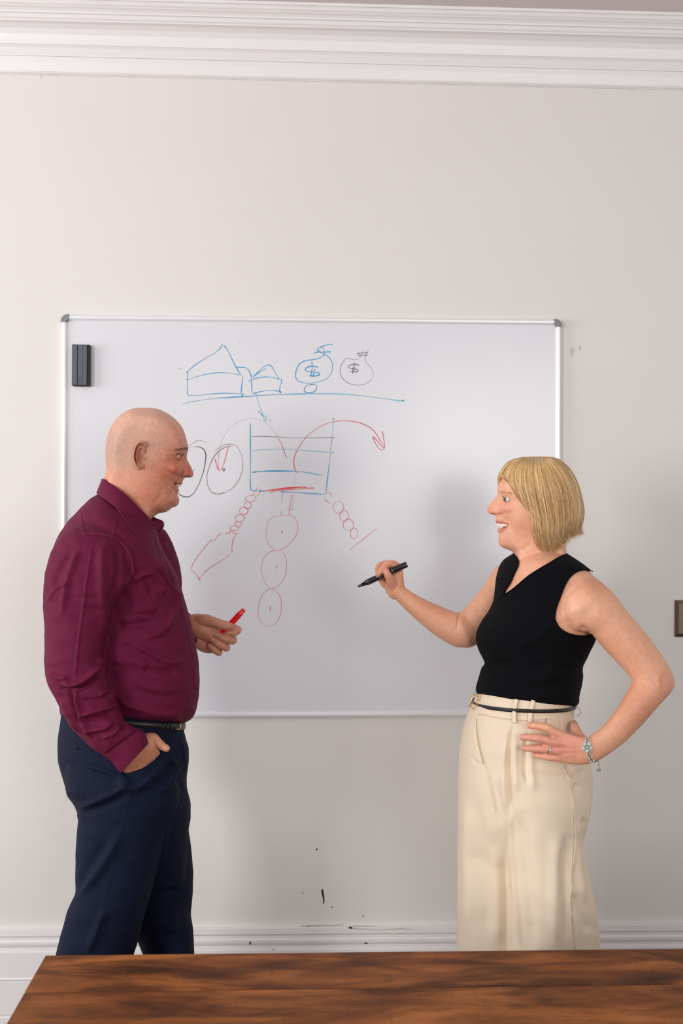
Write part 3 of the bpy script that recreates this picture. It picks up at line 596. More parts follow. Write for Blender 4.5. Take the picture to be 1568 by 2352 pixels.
def ear(cx, cy, rx, ry, rot, base, d0, side=1, hgt=11):
    """outer ear: helix rim, scapha groove, antihelix, concha hollow, tragus and lobe"""
    na, nr = 72, 26; V = []
    th = np.linspace(0, 2*math.pi, na, endpoint=False)
    for i in range(nr+4):
        r = min(1.0, i/nr); under = max(0, i-nr)
        x = rx*np.cos(th)*(1+.10*(np.sin(th) < 0)*np.sin(th)**2); y = ry*np.sin(th)
        x = x*np.where(np.sin(th) > .3, 1-.22*(np.sin(th)-.3), 1.0)               # narrower towards the lobe (y down)
        rr = r if under == 0 else 1-.10*under
        X = x*rr; Y = y*rr; lobe = np.clip((np.sin(th)*rr-.45)/.3, 0, 1); front = np.clip((np.cos(th)*rr-.30+.25*np.sin(th))/.35, 0, 1)
        h = 2.0+0*th
        h += 8.5*np.exp(-((rr-.90)/.09)**2)*(1-front*.8)
        h += 5.5*np.exp(-((rr-.58)/.11)**2)*(1-front)*(1-lobe)
        h -= 4.0*np.exp(-((rr-.76)/.06)**2)*(1-front)*(1-lobe)
        h -= 9.0*np.exp(-((X-rx*.12)/(rx*.42))**2-((Y-ry*.12)/(ry*.33))**2)
        h += 5.0*np.exp(-((X-rx*.62)/(rx*.2))**2-((Y-ry*.18)/(ry*.16))**2)
        h += 4.5*lobe*np.exp(-((rr-.8)/.3)**2)
        h += 3.0*(-np.cos(th)*rr)-2.5*front*np.clip((rr-.72)/.2, 0, 1)*(1-lobe*.6)
        if under: h = h-under*3.2
        if i == nr: h = h-1.2
        xr = cx+X*math.cos(rot)-Y*math.sin(rot); yr = cy+X*math.sin(rot)+Y*math.cos(rot)
        P = np.stack([xr, yr], 1); b = base(P)
        V.append(W(np.hstack([P, (d0-side*(b+h*hgt/11)*d0/F)[:, None]])))
    V.append(W(np.hstack([np.stack([cx+(P[:, 0]-cx)*.55, cy+(P[:, 1]-cy)*.55], 1), (d0-side*(b-10)*d0/F)[:, None]])))
    m = len(V); V = np.vstack(V); return V, grid_faces(m, na)+[tuple(range((m-1)*na, m*na))]
def paint(me, base, spots, name='Col'):
    """surface colours, plus shade painted into hollows and creases: (x, y, rx, ry, colour, strength[, rot]) in profile coordinates, or ('poly', points, colour, strength)"""
    p = PX(coords(me)); c = np.tile(np.array(s2l(base)), (len(p), 1))
    for sp in spots:
        if sp[0] == 'poly': m = inside(p[:, :2], sp[1]).astype(float)*sp[3]; col = sp[2]
        elif sp[0] == 'line': d, _, t = seg_dist(p[:, :2], sp[1]); m = np.exp(-(d/sp[4])**2)*sp[3]; col = sp[2]
        else:
            m = G(p, sp[0], sp[1], sp[2], sp[3], sp[6] if len(sp) > 6 else 0)*sp[5]; col = sp[4]
        c = c*(1-m[:, None])+np.array(s2l(col))*m[:, None]
    at_ = me.color_attributes.new(name, 'FLOAT_COLOR', 'POINT'); at_.data.foreach_set('color', np.hstack([c, np.ones((len(c), 1))]).astype(np.float32).ravel())
def eye(parent, ex, ey, d0, z, r, yaw, up_a, lo_a, lidmat, fwdsign):
    """eyeball with iris, pupil and two lids that meet at the corners; the head faces fwdsign*RT"""
    for side in (1, -1):
        c = W([[ex, ey, d0-side*z*d0/F]])[0]; k = r*d0/F
        V, f = ellipsoid(c, k, k, k, 24, 16); e = mk('eyeball', V, f, M['sclera'], parent)
        def fr(y):
            lk = RT*fwdsign*math.cos(y)-fw*side*math.sin(y); t = np.cross(lk, UP); t /= np.linalg.norm(t); return lk, t, np.cross(t, lk)*1.0
        lk = RT*fwdsign*math.cos(.42)-fw*math.sin(.42); t = np.cross(lk, UP); t /= np.linalg.norm(t); t2 = np.cross(t, lk)
        for nm, rr, m_ in (('iris', .56, M['iris']), ('pupil', .23, M['pupil'])):
            a = np.linspace(0, 2*math.pi, 18, endpoint=False); P = []
            for q in (1.0, .6, 0.02):
                s_ = rr*q; h = math.sqrt(1-s_*s_)+.02+(.012 if nm == 'pupil' else 0)
                P.append(c+k*(h*lk+s_*(np.cos(a)[:, None]*t+np.sin(a)[:, None]*t2)))
            V = np.vstack(P); f = grid_faces(3, 18); f.append(tuple(2*18+j for j in range(18))); mk(nm, V, f, m_, e)
        lk, t, t2 = fr(yaw); t2 = t2*np.sign(t2@UP)
        for nm, a0, a1 in (('upper_eyelid', up_a, 2.2), ('lower_eyelid', -lo_a, -2.0)):
            V = []; m = 14; n = 22
            for i in range(m+2):
                q = max(0, min(m-1, i-1)) if i else 0; ph = a0+(a1-a0)*(q/(m-1))**1.3; rad = k*(1.01 if i == 0 else 1.05+.03*math.exp(-(q/2.0)**2))
                if i == m+1: rad = k*.8
                for j in range(n):
                    th = math.pi*(.03+.94*j/(n-1)); open_ = math.sin(th)
                    p_ = a0*open_**.55+(ph-a0) if True else ph
                    V.append(c+rad*(math.cos(th)*t+math.sin(th)*(math.cos(p_)*lk+math.sin(p_)*t2)))
            mk(nm, np.array(V), grid_faces(m+2, n, closed=False), lidmat, parent)

# ============================================================ THE MAN
DM = 2.40
pm = empty('person', (W([[300, 2666, DM]])[0][0], W([[300, 2666, DM]])[0][1], 0)); tag(pm, 'bald person in a burgundy shirt and navy trousers holding a red marker, hand in pocket', 'person')
prof_m = [  # x, y, edge radius
 (325, 936.6, 62), (357, 938, 62), (375, 944.3, 62), (394.6, 956, 62), (409, 969.6, 62), (418.8, 982, 62), (424.6, 996.4, 62), (428.6, 1010.7, 60), (432, 1024, 50), (432.5, 1033, 34), (430, 1041, 20), (428.6, 1051, 9), (432, 1060.7, 7), (437.5, 1069.6, 7), (441, 1078.6, 9), (444, 1086.6, 10), (442.9, 1094, 10), (435.7, 1097.3, 9), (427, 1096.6, 10), (422, 1100, 12), (419, 1105, 20), (419.5, 1110.7, 20), (415, 1113.5, 22), (409, 1117.5, 26), (410.7, 1124, 24), (411, 1130, 24), (407.5, 1134.5, 26), (409.5, 1141, 26), (412, 1148, 26), (410, 1157, 28), (404.5, 1163, 30), (395.5, 1166, 34), (389, 1171.4, 40), (380, 1176.4, 44), (366, 1179, 44), (355, 1185, 44), (345, 1196, 50), (340, 1212, 50), (336, 1240, 50), (300, 1262, 60), (250, 1235, 60), (240, 1180, 60), (237, 1140, 60), (237.5, 1104, 62), (241.5, 1089, 62), (243.4, 1078.6, 62), (242.6, 1060.7, 62), (241.4, 1043, 62), (242.5, 1021, 62), (246, 1002, 62), (253.6, 982, 62), (261.6, 968, 62), (276.8, 952.7, 62), (296, 941, 62), (310.7, 937.5, 62)]
ctrl_m = [(320, 975, 74), (290, 1005, 76), (350, 985, 73), (385, 985, 64), (405, 1000, 58), (395, 1022, 60), (412, 1028, 52), (383, 1050, 65), (405, 1047, 47), (414, 1047, 41), (421, 1047, 33), (426, 1046, 20), (429, 1054, 9), (430, 1064, 10), (434, 1075, 12), (426, 1075, 15), (420, 1070, 24), (428, 1088, 17), (437, 1088, 14), (419, 1087, 26), (410, 1072, 48), (403, 1080, 53), (390, 1070, 62), (412, 1100, 32), (400, 1113, 34), (408, 1122, 26), (398, 1095, 46), (402, 1140, 28), (404, 1155, 24), (388, 1150, 42), (370, 1130, 56), (350, 1115, 66), (340, 1080, 72), (345, 1045, 72), (325, 1050, 74), (270, 1050, 68), (300, 1090, 68), (265, 1095, 60), (275, 1130, 60), (310, 1140, 64), (340, 1165, 58), (370, 1163, 46), (300, 1190, 62), (320, 1225, 62), (260, 1180, 58)]
def ex_m(P):
    v = 0*P[:, 0]
    v += 6.0*G(P, 405, 1077, 10, 13, -.2)-5.6*line(P, [(424, 1080), (417, 1088), (410, 1100), (401, 1112), (395, 1128)], 2.6)
    v -= 1.6*line(P, [(396, 1126), (391, 1138), (386, 1150)], 4.5)
    v += 2.6*G(P, 416, 1033, 10, 4.2, .15)                                           # brow ridge
    v -= 3.2*G(P, 415, 1047, 8, 3.2, .1)-2.4*line(P, [(402, 1045), (408, 1042), (415, 1041.5), (422, 1043)], 1.7)+2.4*line(P, [(402, 1045), (408, 1042), (415, 1041.5), (422, 1043)], 1.7)
    v += 2.4*line(P, [(401, 1046), (408, 1042.5), (415, 1041), (423, 1043)], 1.6)+2.2*line(P, [(404, 1050), (411, 1053.5), (419, 1053)], 1.7)
    v -= 1.5*line(P, [(404, 1041), (392, 1037), (380, 1035)], 1.5)+1.3*line(P, [(402, 1047), (390, 1047), (380, 1046)], 1.4)+1.2*line(P, [(404, 1052), (396, 1056), (388, 1060)], 1.4)
    v += 4.2*G(P, 427, 1089, 6.5, 5.5)-2.6*line(P, [(421, 1081), (419, 1088), (421, 1095)], 1.6)-7*G(P, 430, 1095, 5, 2.2, .15)
    v += 2.2*line(P, [(418, 1107), (410, 1108.5), (402, 1111)], 2.0)+2.4*line(P, [(410, 1127), (405, 1126), (400, 1120)], 2.4)-6.5*line(P, [(413, 1116.5), (408, 1116), (399, 1110.5)], 2.1)
    v -= 2.0*G(P, 407, 1135.5, 6, 2.6)+1.4*line(P, [(372, 1122), (366, 1142), (352, 1158)], 6)
    v -= 1.2*line(P, [(392, 1168), (380, 1163), (370, 1152)], 5)
    v -= .8*line(P, [(425, 1004), (412, 1003), (400, 1005)], 1.5)
    return v
RM = Relief(prof_m, (335, 1062), ctrl_m, ex_m)
head_m = RM.mesh(DM)
ears = []
for sd in (1, -1): ears.append(ear(322.5, 1046, 17.5, 34, .10, lambda P: np.full(len(P), 72.5), DM, sd, 15))
hm = voxel([head_m], .00135, 1)
# ---- hands of the man
def K(zx, zy): return (400+zx/7.127, 1360+zy/7.127)
dz = 2.53
hand = [chain([(436, 1440, dz+.01), (452, 1437, dz+.005), (470, 1442, dz), (488, 1455, dz+.01), (500, 1466, dz+.02)], [25, 28, 27, 24, 20], 24),
        chain([(446, 1452, dz+.02), (462, 1472, dz+.02), (478, 1482, dz+.025), (494, 1486, dz+.03)], [22, 21, 19, 14], 20),
        chain([(452, 1428, dz-.005), (470, 1425, dz-.018), (487, 1428, dz-.026), (505, 1434, dz-.030), (520, 1437, dz-.028), (530, 1438, dz-.026)], [15, 15, 12.5, 11.5, 10.5, 7.5], 18)]
fing = [([(500, 1450, dz+.035), (525, 1442, dz+.034), (545, 1446, dz+.018)], [(545, 1446, dz+.018), (538, 1452, dz-.004), (522, 1453, dz-.010)], 9.2),
        ([(500, 1464, dz+.035), (526, 1463, dz+.032), (534, 1471, dz+.010)], [(534, 1471, dz+.010), (514, 1466, dz-.012), (494.5, 1457.5, dz-.012)], 9.6),
        ([(496, 1478, dz+.034), (514, 1483, dz+.028), (519.5, 1488, dz+.008)], [(519.5, 1488, dz+.008), (503, 1480, dz-.012), (487, 1469, dz-.010)], 8.8),
        ([(488, 1488, dz+.032), (500, 1495, dz+.024), (502.5, 1499, dz+.006)], [(502.5, 1499, dz+.006), (492, 1493, dz-.010), (481.5, 1483, dz-.008)], 7.7)]
for a, b, r in fing:
    pts = a+b[1:]; hand.append(chain(pts, [r*1.05, r*1.06, r*1.02, r*1.03, r*.84], 16, 7))
hand_far = voxel(hand, .0011, 2)
dn = 2.232
def Zp(x, y): return (100+x/4.126, 1580+y/4.126)
hand2 = [loft([(262, 1746, 322, 1684, dn-.004, .024), (272, 1762, 335, 1693, dn-.002, .024), (279, 1776, 350, 1697, dn, .022), (286, 1783, 360, 1708, dn+.004, .021), (298, 1792, 366, 1726, dn+.016, .02), (322, 1812, 380, 1752, dn+.05, .016), (340, 1826, 390, 1772, dn+.06, .012)], 40, 2, 3, 2.3),
         chain([(335, 1700, dn+.012), (350, 1697, dn+.006), (362, 1705, dn+.002), (373, 1714, dn+.003), (382, 1719, dn+.004)], [15, 14, 11, 9.4, 8.2], 16)]
for k, (a, b) in enumerate(((( 312, 1806), (340, 1850)), ((330, 1800), (360, 1846)), ((345, 1786), (376, 1832)), ((360, 1772), (390, 1812)))): hand2.append(chain([(*a, dn+.055), (*b, dn+.07)], [9, 8], 12))
hand_near = voxel(hand2, .0012, 2)
co = coords(hand_near); nr_ = normals(hand_near); p = PX(co)      # skin creases and tendons on the back of the hand
cr = np.zeros(len(co))
for k in range(9):
    a = (300+k*7.2, 1790-k*7.0); cr -= .5*line(p[:, :2], [(a[0]-14, a[1]-7), a, (a[0]+9, a[1]+1)], 1.5)*(1 if k % 2 else .6)
co = co+nr_*(cr*.0012)[:, None]; hand_near.vertices.foreach_set('co', co.ravel())
core = [loft([(262, 1180, 330, 1215, DM, .05), (215, 1250, 350, 1270, DM, .10), (160, 1320, 370, 1350, DM, .12), (150, 1450, 380, 1460, DM, .12), (160, 1600, 390, 1610, DM, .12), (165, 1720, 400, 1720, DM, .13), (185, 1800, 400, 1810, DM, .13)], 32, 12),
        tube(W([(200, 1280, 2.27), (160, 1500, 2.235), (245, 1690, 2.225), (300, 1730, dn)]), [.045, .036, .026, .022], 16), tube(W([(330, 1270, 2.55), (340, 1470, 2.56), (400, 1455, 2.54), (442, 1440, dz+.01)]), [.045, .04, .034, .024], 16),
        tube(W([(270, 1800, 2.33), (235, 2150, 2.33), (200, 2600, 2.33)]), [.06, .05, .035], 20), tube(W([(340, 1800, 2.47), (388, 2150, 2.47), (408, 2600, 2.47)]), [.06, .04, .035], 20)]
bodyV, bodyF = join([mesh_arrays(hm)]+ears+[mesh_arrays(hand_far), mesh_arrays(hand_near)]+core)
body_m = newmesh('body', bodyV, bodyF)
stub = (168, 140, 122)
paint(body_m, (204, 140, 112), [
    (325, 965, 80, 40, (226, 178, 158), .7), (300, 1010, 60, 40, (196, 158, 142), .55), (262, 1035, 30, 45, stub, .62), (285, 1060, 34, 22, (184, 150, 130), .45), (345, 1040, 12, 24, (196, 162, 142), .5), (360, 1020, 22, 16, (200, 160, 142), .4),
    (400, 1000, 22, 26, (214, 146, 124), .6), (385, 1075, 36, 36, (200, 106, 84), .6), (406, 1078, 14, 16, (206, 100, 84), .6), (434, 1084, 12, 16, (198, 92, 82), .7), (425, 1060, 8, 12, (196, 104, 90), .4), (250, 1120, 30, 40, (216, 146, 112), .5), (330, 1140, 55, 45, (198, 118, 88), .6), (398, 1150, 22, 20, (196, 134, 116), .4),
    (322, 1030, 16, 12, (208, 122, 100), .4), (324, 1049, 7, 12, (150, 58, 46), .75), ('line', [(313, 1030), (311, 1045), (315, 1060)], (176, 88, 70), .5, 2.5), ('line', [(418, 1108), (410, 1109.5), (402, 1111.5)], (178, 92, 86), .75, 2.2), ('line', [(411, 1127), (405, 1126), (400, 1120)], (186, 98, 90), .75, 2.6), ('line', [(413, 1116), (408, 1116), (400, 1111)], (96, 36, 30), .9, 1.6),  # ear hollow and ear groove are darkened with painted shade
    ('line', [(404, 1043), (410, 1041), (417, 1041), (422, 1043)], (120, 66, 54), .6, 1.3), (416, 1047, 7, 4, (168, 90, 76), .5), (430, 1095, 6.5, 2.4, (80, 24, 22), .9), ('line', [(423, 1080), (416, 1089), (409, 1100), (401, 1111)], (176, 88, 74), .55, 2.2), ('line', [(403, 1045), (394, 1045), (384, 1042)], (178, 98, 82), .4, 1.3), ('line', [(404, 1053), (412, 1056), (420, 1056)], (180, 100, 84), .45, 1.6),  # shade painted into the nostril, cheek fold and creases round the eye
    (480, 1455, 60, 50, (206, 140, 118), .6), (470, 1475, 18, 14, (192, 104, 84), .5), (547, 1448, 9, 9, (208, 128, 110), .5), (320, 1740, 40, 50, (212, 140, 104), .7), (380, 1718, 8, 8, (224, 168, 150), .6)])
bm_ = link('body', body_m, M['skin_m'], pm)
# eyes, brow, teeth, nails
eye(bm_, 407.6, 1047.6, DM, 33.0, 10.6, .62, .12, .10, M['lid_m'], 1)
def hairlets(parent, name, roots, mt, r=.00045):
    """short tapering hairs: each root is (start px, end px, base function)"""
    Vs = []
    for a, b, fn in roots:
        P = np.array([fn(a), fn(((a[0]+b[0])/2, (a[1]+b[1])/2)), fn(b)]); Vs.append(tube(P, [r, r*.8, r*.25], 5, 2))
    V, f = join(Vs); o = mk(name, V, f, mt, parent); o['kind'] = 'stuff'; return o
rt = []
for k in range(140):
    t = rng.uniform(0, 1); x = 403+28*t+rng.normal(0, .6); y = 1034.5-2.8*math.sin(t*2.6)+rng.normal(0, 1.5)-(1.5 if t > .8 else 0)
    rt.append(((x, y), (x+rng.uniform(-4, 2.5), y-rng.uniform(.3, 2.6)), lambda q: RM.at([q], DM, 1.0)[0]))
hairlets(bm_, 'eyebrow', rt, M['brow_m'], .00035)
rt = [((x, 1044-1.6*math.sin((x-404)/17*3)), (x+2.0, 1046.8-1.6*math.sin((x-404)/17*3)), lambda q: RM.at([q], DM, 1.6)[0]) for x in np.linspace(405, 421, 16)]
hairlets(bm_, 'eyelashes', rt, M['lash'], .0003)
def tooth(fnpt, x, y, wx, hy, d, name, parent):
    c = W([[x, y, d]])[0]; V, f = box(c[0]-wx/F*d, c[0]+wx/F*d, c[1]-.003, c[1]+.003, c[2]-hy/F*d, c[2]+hy/F*d, min(wx, hy)/F*d*.55); return mk(name, V, f, M['teeth'], parent)
for x, y, wx, hy in ((412.5, 1114.5, 2.4, 3.2), (409.0, 1114.2, 2.4, 3.0), (405.5, 1113.4, 2.2, 2.7)):
    w_ = RM.w(np.array([[x, y]]))[0]; tooth(None, x, y, wx, hy, DM-(w_-1.0)*DM/F, 'tooth', bm_)
def nail(tree, x, y, rx, ry, rot, parent, lift=.0002, dd=None):
    V = []; 
    for q in (0.02, .5, .85, 1.0):
        for a in np.linspace(0, 2*math.pi, 14, endpoint=False):
            X, Y = q*rx*math.cos(a), q*ry*math.sin(a); p_, n_ = hit(tree, x+X*math.cos(rot)-Y*math.sin(rot), y+X*math.sin(rot)+Y*math.cos(rot), lift+.00025*(1-q*q))
            if p_ is None: return
            V.append(p_ if q < 1 else p_-n_*.0008)
    mk('fingernail', np.array(V), grid_faces(4, 14)+[tuple(range(14))[::-1]], M['nail'], parent)
tm = bvh(body_m)
for x, y, rx, ry, rot in ((524, 1434, 3.6, 4.6, 1.2), (496.5, 1458, 4.4, 3.2, 1.0), (488.5, 1468.5, 3.8, 2.8, 1.0), (482.5, 1482, 3.4, 2.6, .9), (525, 1453, 3.2, 3.2, 1.0)): nail(tm, x, y, rx, ry, rot, bm_)

# ---- trousers of the man
hips = loft([(141, 1640, 420, 1650, DM, .150), (138, 1660, 421, 1672, DM, .156), (133, 1690, 428, 1700, DM, .165), (131.5, 1715, 434, 1718, DM, .172), (132.5, 1750, 434, 1747, DM, .175), (141, 1781, 429, 1783, DM, .172), (149, 1806, 429, 1808, DM, .165), (153, 1828, 434, 1830, DM, .155), (170, 1850, 436, 1860, DM, .14), (190, 1900, 433, 1905, DM, .125), (230, 1960, 430, 1960, 2.41, .10), (280, 2040, 425, 2040, 2.43, .075)], 96, 3, 4, 2.2)
nleg = loft([(150, 1760, 405, 1750, 2.33, .105), (153, 1826, 415, 1800, 2.325, .108), (168, 1838, 412, 1830, 2.32, .106), (176, 1850, 410, 1845, 2.32, .105), (181, 1862, 405, 1860, 2.32, .104), (175, 1872, 398, 1872, 2.32, .103), (180, 1882, 390, 1886, 2.32, .102), (176, 1915, 380, 1915, 2.32, .100), (173, 1961, 368, 1960, 2.32, .097), (173, 2010, 357, 2005, 2.32, .094), (173, 2053, 347, 2052, 2.32, .092), (153, 2094, 336, 2090, 2.32, .090), (148, 2117, 329, 2112, 2.32, .088), (138, 2150, 320, 2150, 2.32, .086), (128, 2191, 308, 2191, 2.32, .085), (118, 2260, 290, 2262, 2.32, .085), (112, 2400, 275, 2400, 2.32, .085), (112, 2690, 270, 2690, 2.32, .085)], 80, 3, 3, 2.2)
fleg = loft([(230, 1780, 424, 1780, 2.47, .10), (230, 1808, 429, 1808, 2.47, .10), (230, 1844, 438, 1844, 2.47, .10), (240, 1880, 438, 1880, 2.47, .10), (245, 1905, 433, 1905, 2.47, .10), (250, 1946, 439, 1946, 2.47, .10), (260, 2002, 444, 2002, 2.47, .097), (275, 2048, 443, 2048, 2.47, .094), (290, 2099, 438, 2099, 2.47, .09), (305, 2130, 443, 2130, 2.47, .088), (316, 2163, 445, 2160, 2.47, .086), (327, 2191, 446, 2191, 2.47, .085), (345, 2280, 455, 2280, 2.47, .083), (360, 2400, 465, 2400, 2.47, .08), (360, 2600, 465, 2600, 2.47, .08)], 80, 3, 3, 2.2)
tr_m = voxel([hips, nleg, fleg], .0032, 4, 'trousers')
def zt(l): return [(100+x/3.92, 1640+y/3.92) for x, y in l]
folds(tr_m, [
    (zt([(310, 840), (450, 790), (620, 720), (790, 620)]), 6, 9), (zt([(330, 890), (480, 850), (640, 780), (760, 700)]), 5, -7), (zt([(210, 720), (320, 790), (420, 790)]), 6, -4),
    (zt([(350, 440), (520, 510), (700, 570), (800, 605)]), 6, 5), (zt([(160, 420), (350, 480), (560, 560), (700, 620)]), 7, -4), (zt([(230, 330), (330, 430), (470, 520)]), 4, 3),
    (zt([(1090, 350), (1160, 470), (1140, 620), (1020, 710)]), 8, 6), (zt([(1040, 400), (1100, 520), (1060, 640)]), 8, -4), (zt([(1110, 350), (1200, 520), (1270, 680)]), 4, 4), (zt([(1230, 200), (1270, 400), (1285, 560)]), 4, 5), (zt([(1190, 560), (1250, 680), (1280, 700)]), 5, -3),
    (zt([(1250, 760), (1180, 880), (1120, 980), (1080, 1150), (1040, 1350)]), 7, 5), (zt([(810, 620), (790, 700), (750, 860), (690, 1080), (630, 1350), (570, 1600), (520, 1800), (470, 2050)]), 1.6, -1.0, 't'),
    (zt([(700, 1050), (600, 1250), (450, 1480), (330, 1650)]), 11, 7), (zt([(560, 1150), (430, 1350), (310, 1560)]), 12, -5), (zt([(560, 1750), (480, 1950), (400, 2150)]), 10, 6), (zt([(1290, 1780), (1200, 1850), (1130, 1980)]), 10, 4), (zt([(860, 1900), (840, 2050), (790, 2150)]), 8, 4), (zt([(150, 215), (300, 260), (440, 320)]), 1.8, -2.2, 't'),
    ([(268, 1790), (290, 1806), (318, 1806), (348, 1780), (370, 1750), (376, 1726)], 13, 17)], noise=.8, nscale=60, seed=3, gain=1.25)
trm = link('trousers', tr_m, M['navy'], pm)
tt = bvh(tr_m)
def ribbon_on(tree, pts, w, lift, name, mt, parent, thick=.0015, n=6):
    """a flat strip laid over a surface: belt keeper, seam, pocket edge"""
    P = cat(pts, n) if len(pts) > 2 else cat([pts[0], tuple((np.array(pts[0])+np.array(pts[1]))/2), pts[1]], n)
    S, Nn = on_surf(tree, P, lift)
    if len(S) < 3: return None
    for _ in range(3): S[1:-1] = (S[:-2]+2*S[1:-1]+S[2:])/4; Nn[1:-1] = (Nn[:-2]+2*Nn[1:-1]+Nn[2:])/4
    T = np.gradient(S, axis=0); T /= np.linalg.norm(T, axis=1)[:, None]+1e-12; B = np.cross(T, Nn); B /= np.linalg.norm(B, axis=1)[:, None]+1e-12; V = []
    for i in range(len(S)):
        for a, b in ((-1, -1), (-1, .7), (-.8, 1), (.8, 1), (1, .7), (1, -1)): V.append(S[i]+B[i]*a*w/2+Nn[i]*b*thick/2)
    V = np.array(V); f = grid_faces(len(S), 6)+[tuple(range(6))[::-1], tuple(range(len(V)-6, len(V)))]
    return mk(name, V, f, mt, parent)
ribbon_on(tt, zt([(690, 540), (750, 590), (810, 607), (850, 600), (930, 520), (1000, 430), (1038, 370)]), .0045, .0006, 'pocket_edge', M['navy'], trm, .0018)
ribbon_on(tt, zt([(152, 222), (230, 245), (330, 290), (440, 325)]), .0022, .001, 'back_pocket_welt', M['navy2'], trm, .002)
V, f = ellipsoid(hit(tt, 178, 1716, .002)[0], .006, .003, .006, 12, 8); mk('pocket_button', V, f, M['navy2'], trm)
def ring_band(L, R, dc, D, h, grow, sag, n=96, e=2.2, thick=.003, sh=0):
    ph = np.linspace(0, 2*math.pi, n, endpoint=False); c, s = np.cos(ph), np.sin(ph); cc = np.sign(c)*np.abs(c)**(2/e); ss = np.sign(s)*np.abs(s)**(2/e)
    mx, my, hx, hy = (L[0]+R[0])/2, (L[1]+R[1])/2, (R[0]-L[0])/2, (R[1]-L[1])/2; rows = []
    for g, dy in ((0, -h/2), (thick, -h/2), (thick*1.3, 0), (thick, h/2), (0, h/2)):
        gg = (grow+g)*F/2.4; k = 1+gg/hx
        rows.append(W(np.stack([mx+hx*k*cc, my+hy*cc+dy+sag*ss, dc-(D+grow+g)*ss+sh*cc], 1)))
    rows.append(rows[0]); return np.vstack(rows), grid_faces(6, n)
V, f = ring_band((147, 1650), (421, 1666), DM, .150, 17, .002, 5); belt = mk('belt', V, f, M['leather'], pm); belt['label'] = 'black leather belt with gold buckle'
tbelt = bvh(belt.data)
for x in (384, 393): ribbon_on(tbelt, [(x, 1656), (x-1, 1675)], .005, .002, 'keeper_loop', M['leather'], belt, .003, 4)
S = [hit(tbelt, x, y, .003)[0] for x, y in ((403, 1658), (414, 1659), (410, 1673), (400, 1673))]
if all(q is not None for q in S): V, f = tube(np.array(S+[S[0]]), .0014, 8, 4, cap=False); mk('buckle', V, f, M['gold'], belt)
# ---- shirt of the man
tor = loft([(236, 1128, 350, 1196, DM, .060), (222, 1136, 362, 1214, DM, .085), (204, 1147, 364, 1235, DM, .12), (184, 1168, 372, 1258, DM, .155), (158, 1194, 388, 1288, DM, .178), (137, 1223, 404, 1315, DM, .185), (119, 1262, 415, 1345, DM, .182), (108, 1305, 427, 1386, DM, .172), (106, 1350, 435, 1415, DM, .165), (108, 1410, 444, 1455, DM, .165), (114, 1460, 451, 1488, DM, .168), (120, 1510, 456.5, 1518, DM, .170), (128, 1560, 458.5, 1557, DM, .170), (134, 1600, 457, 1597, DM, .168), (136, 1628, 452, 1627, DM, .165), (138, 1640, 445, 1646, DM, .160), (146, 1646, 434, 1659, DM, .153), (165, 1646, 415, 1664, DM, .13)], 110, 3, 4, 2.15)
slv = loft([(215, 1205, 300, 1222, 2.33, .04), (180, 1200, 298, 1240, 2.29, .07), (142, 1226, 300, 1268, 2.262, .080), (116, 1268, 302, 1305, 2.25, .083), (103, 1315, 298, 1340, 2.244, .083), (98.5, 1360, 285, 1362, 2.24, .080), (98.5, 1400, 261, 1394, 2.238, .076), (102, 1440, 249, 1435, 2.235, .072), (101.5, 1480, 239, 1479, 2.232, .070), (101, 1520, 235, 1510, 2.23, .070), (102.5, 1548, 238, 1530, 2.228, .070), (111, 1578, 246, 1556, 2.226, .068), (127, 1606, 258, 1590, 2.222, .064), (143, 1638, 270, 1622, 2.218, .061), (160, 1669, 286, 1655, 2.216, .058), (190, 1699, 300, 1666, 2.214, .054), (214, 1723, 309, 1670, 2.212, .050), (238, 1734, 318, 1674, 2.212, .045)], 90, 3, 4, 2.15)
cuff_rows = [(233, 1733, 312, 1671, 2.214, .039), (245, 1741, 322, 1674, 2.214, .041), (258, 1751, 332, 1682, 2.215, .041), (268, 1766, 338, 1696, 2.216, .040), (277, 1776, 341, 1708, 2.217, .039)]
far = [tube(W([(330, 1265, 2.52), (345, 1330, 2.56), (352, 1440, 2.575), (350, 1480, 2.575)]), [.075, .08, .07, .062], 24), tube(W([(350, 1478, 2.575), (390, 1462, 2.56), (425, 1448, 2.545), (444, 1440, 2.54)]), [.06, .052, .044, .040], 24, cap=False)]
sh_m = voxel([tor, slv]+far, .0027, 5, 'shirt')
def zs(l): return [(80+x/3.855, 1090+y/3.855) for x, y in l]
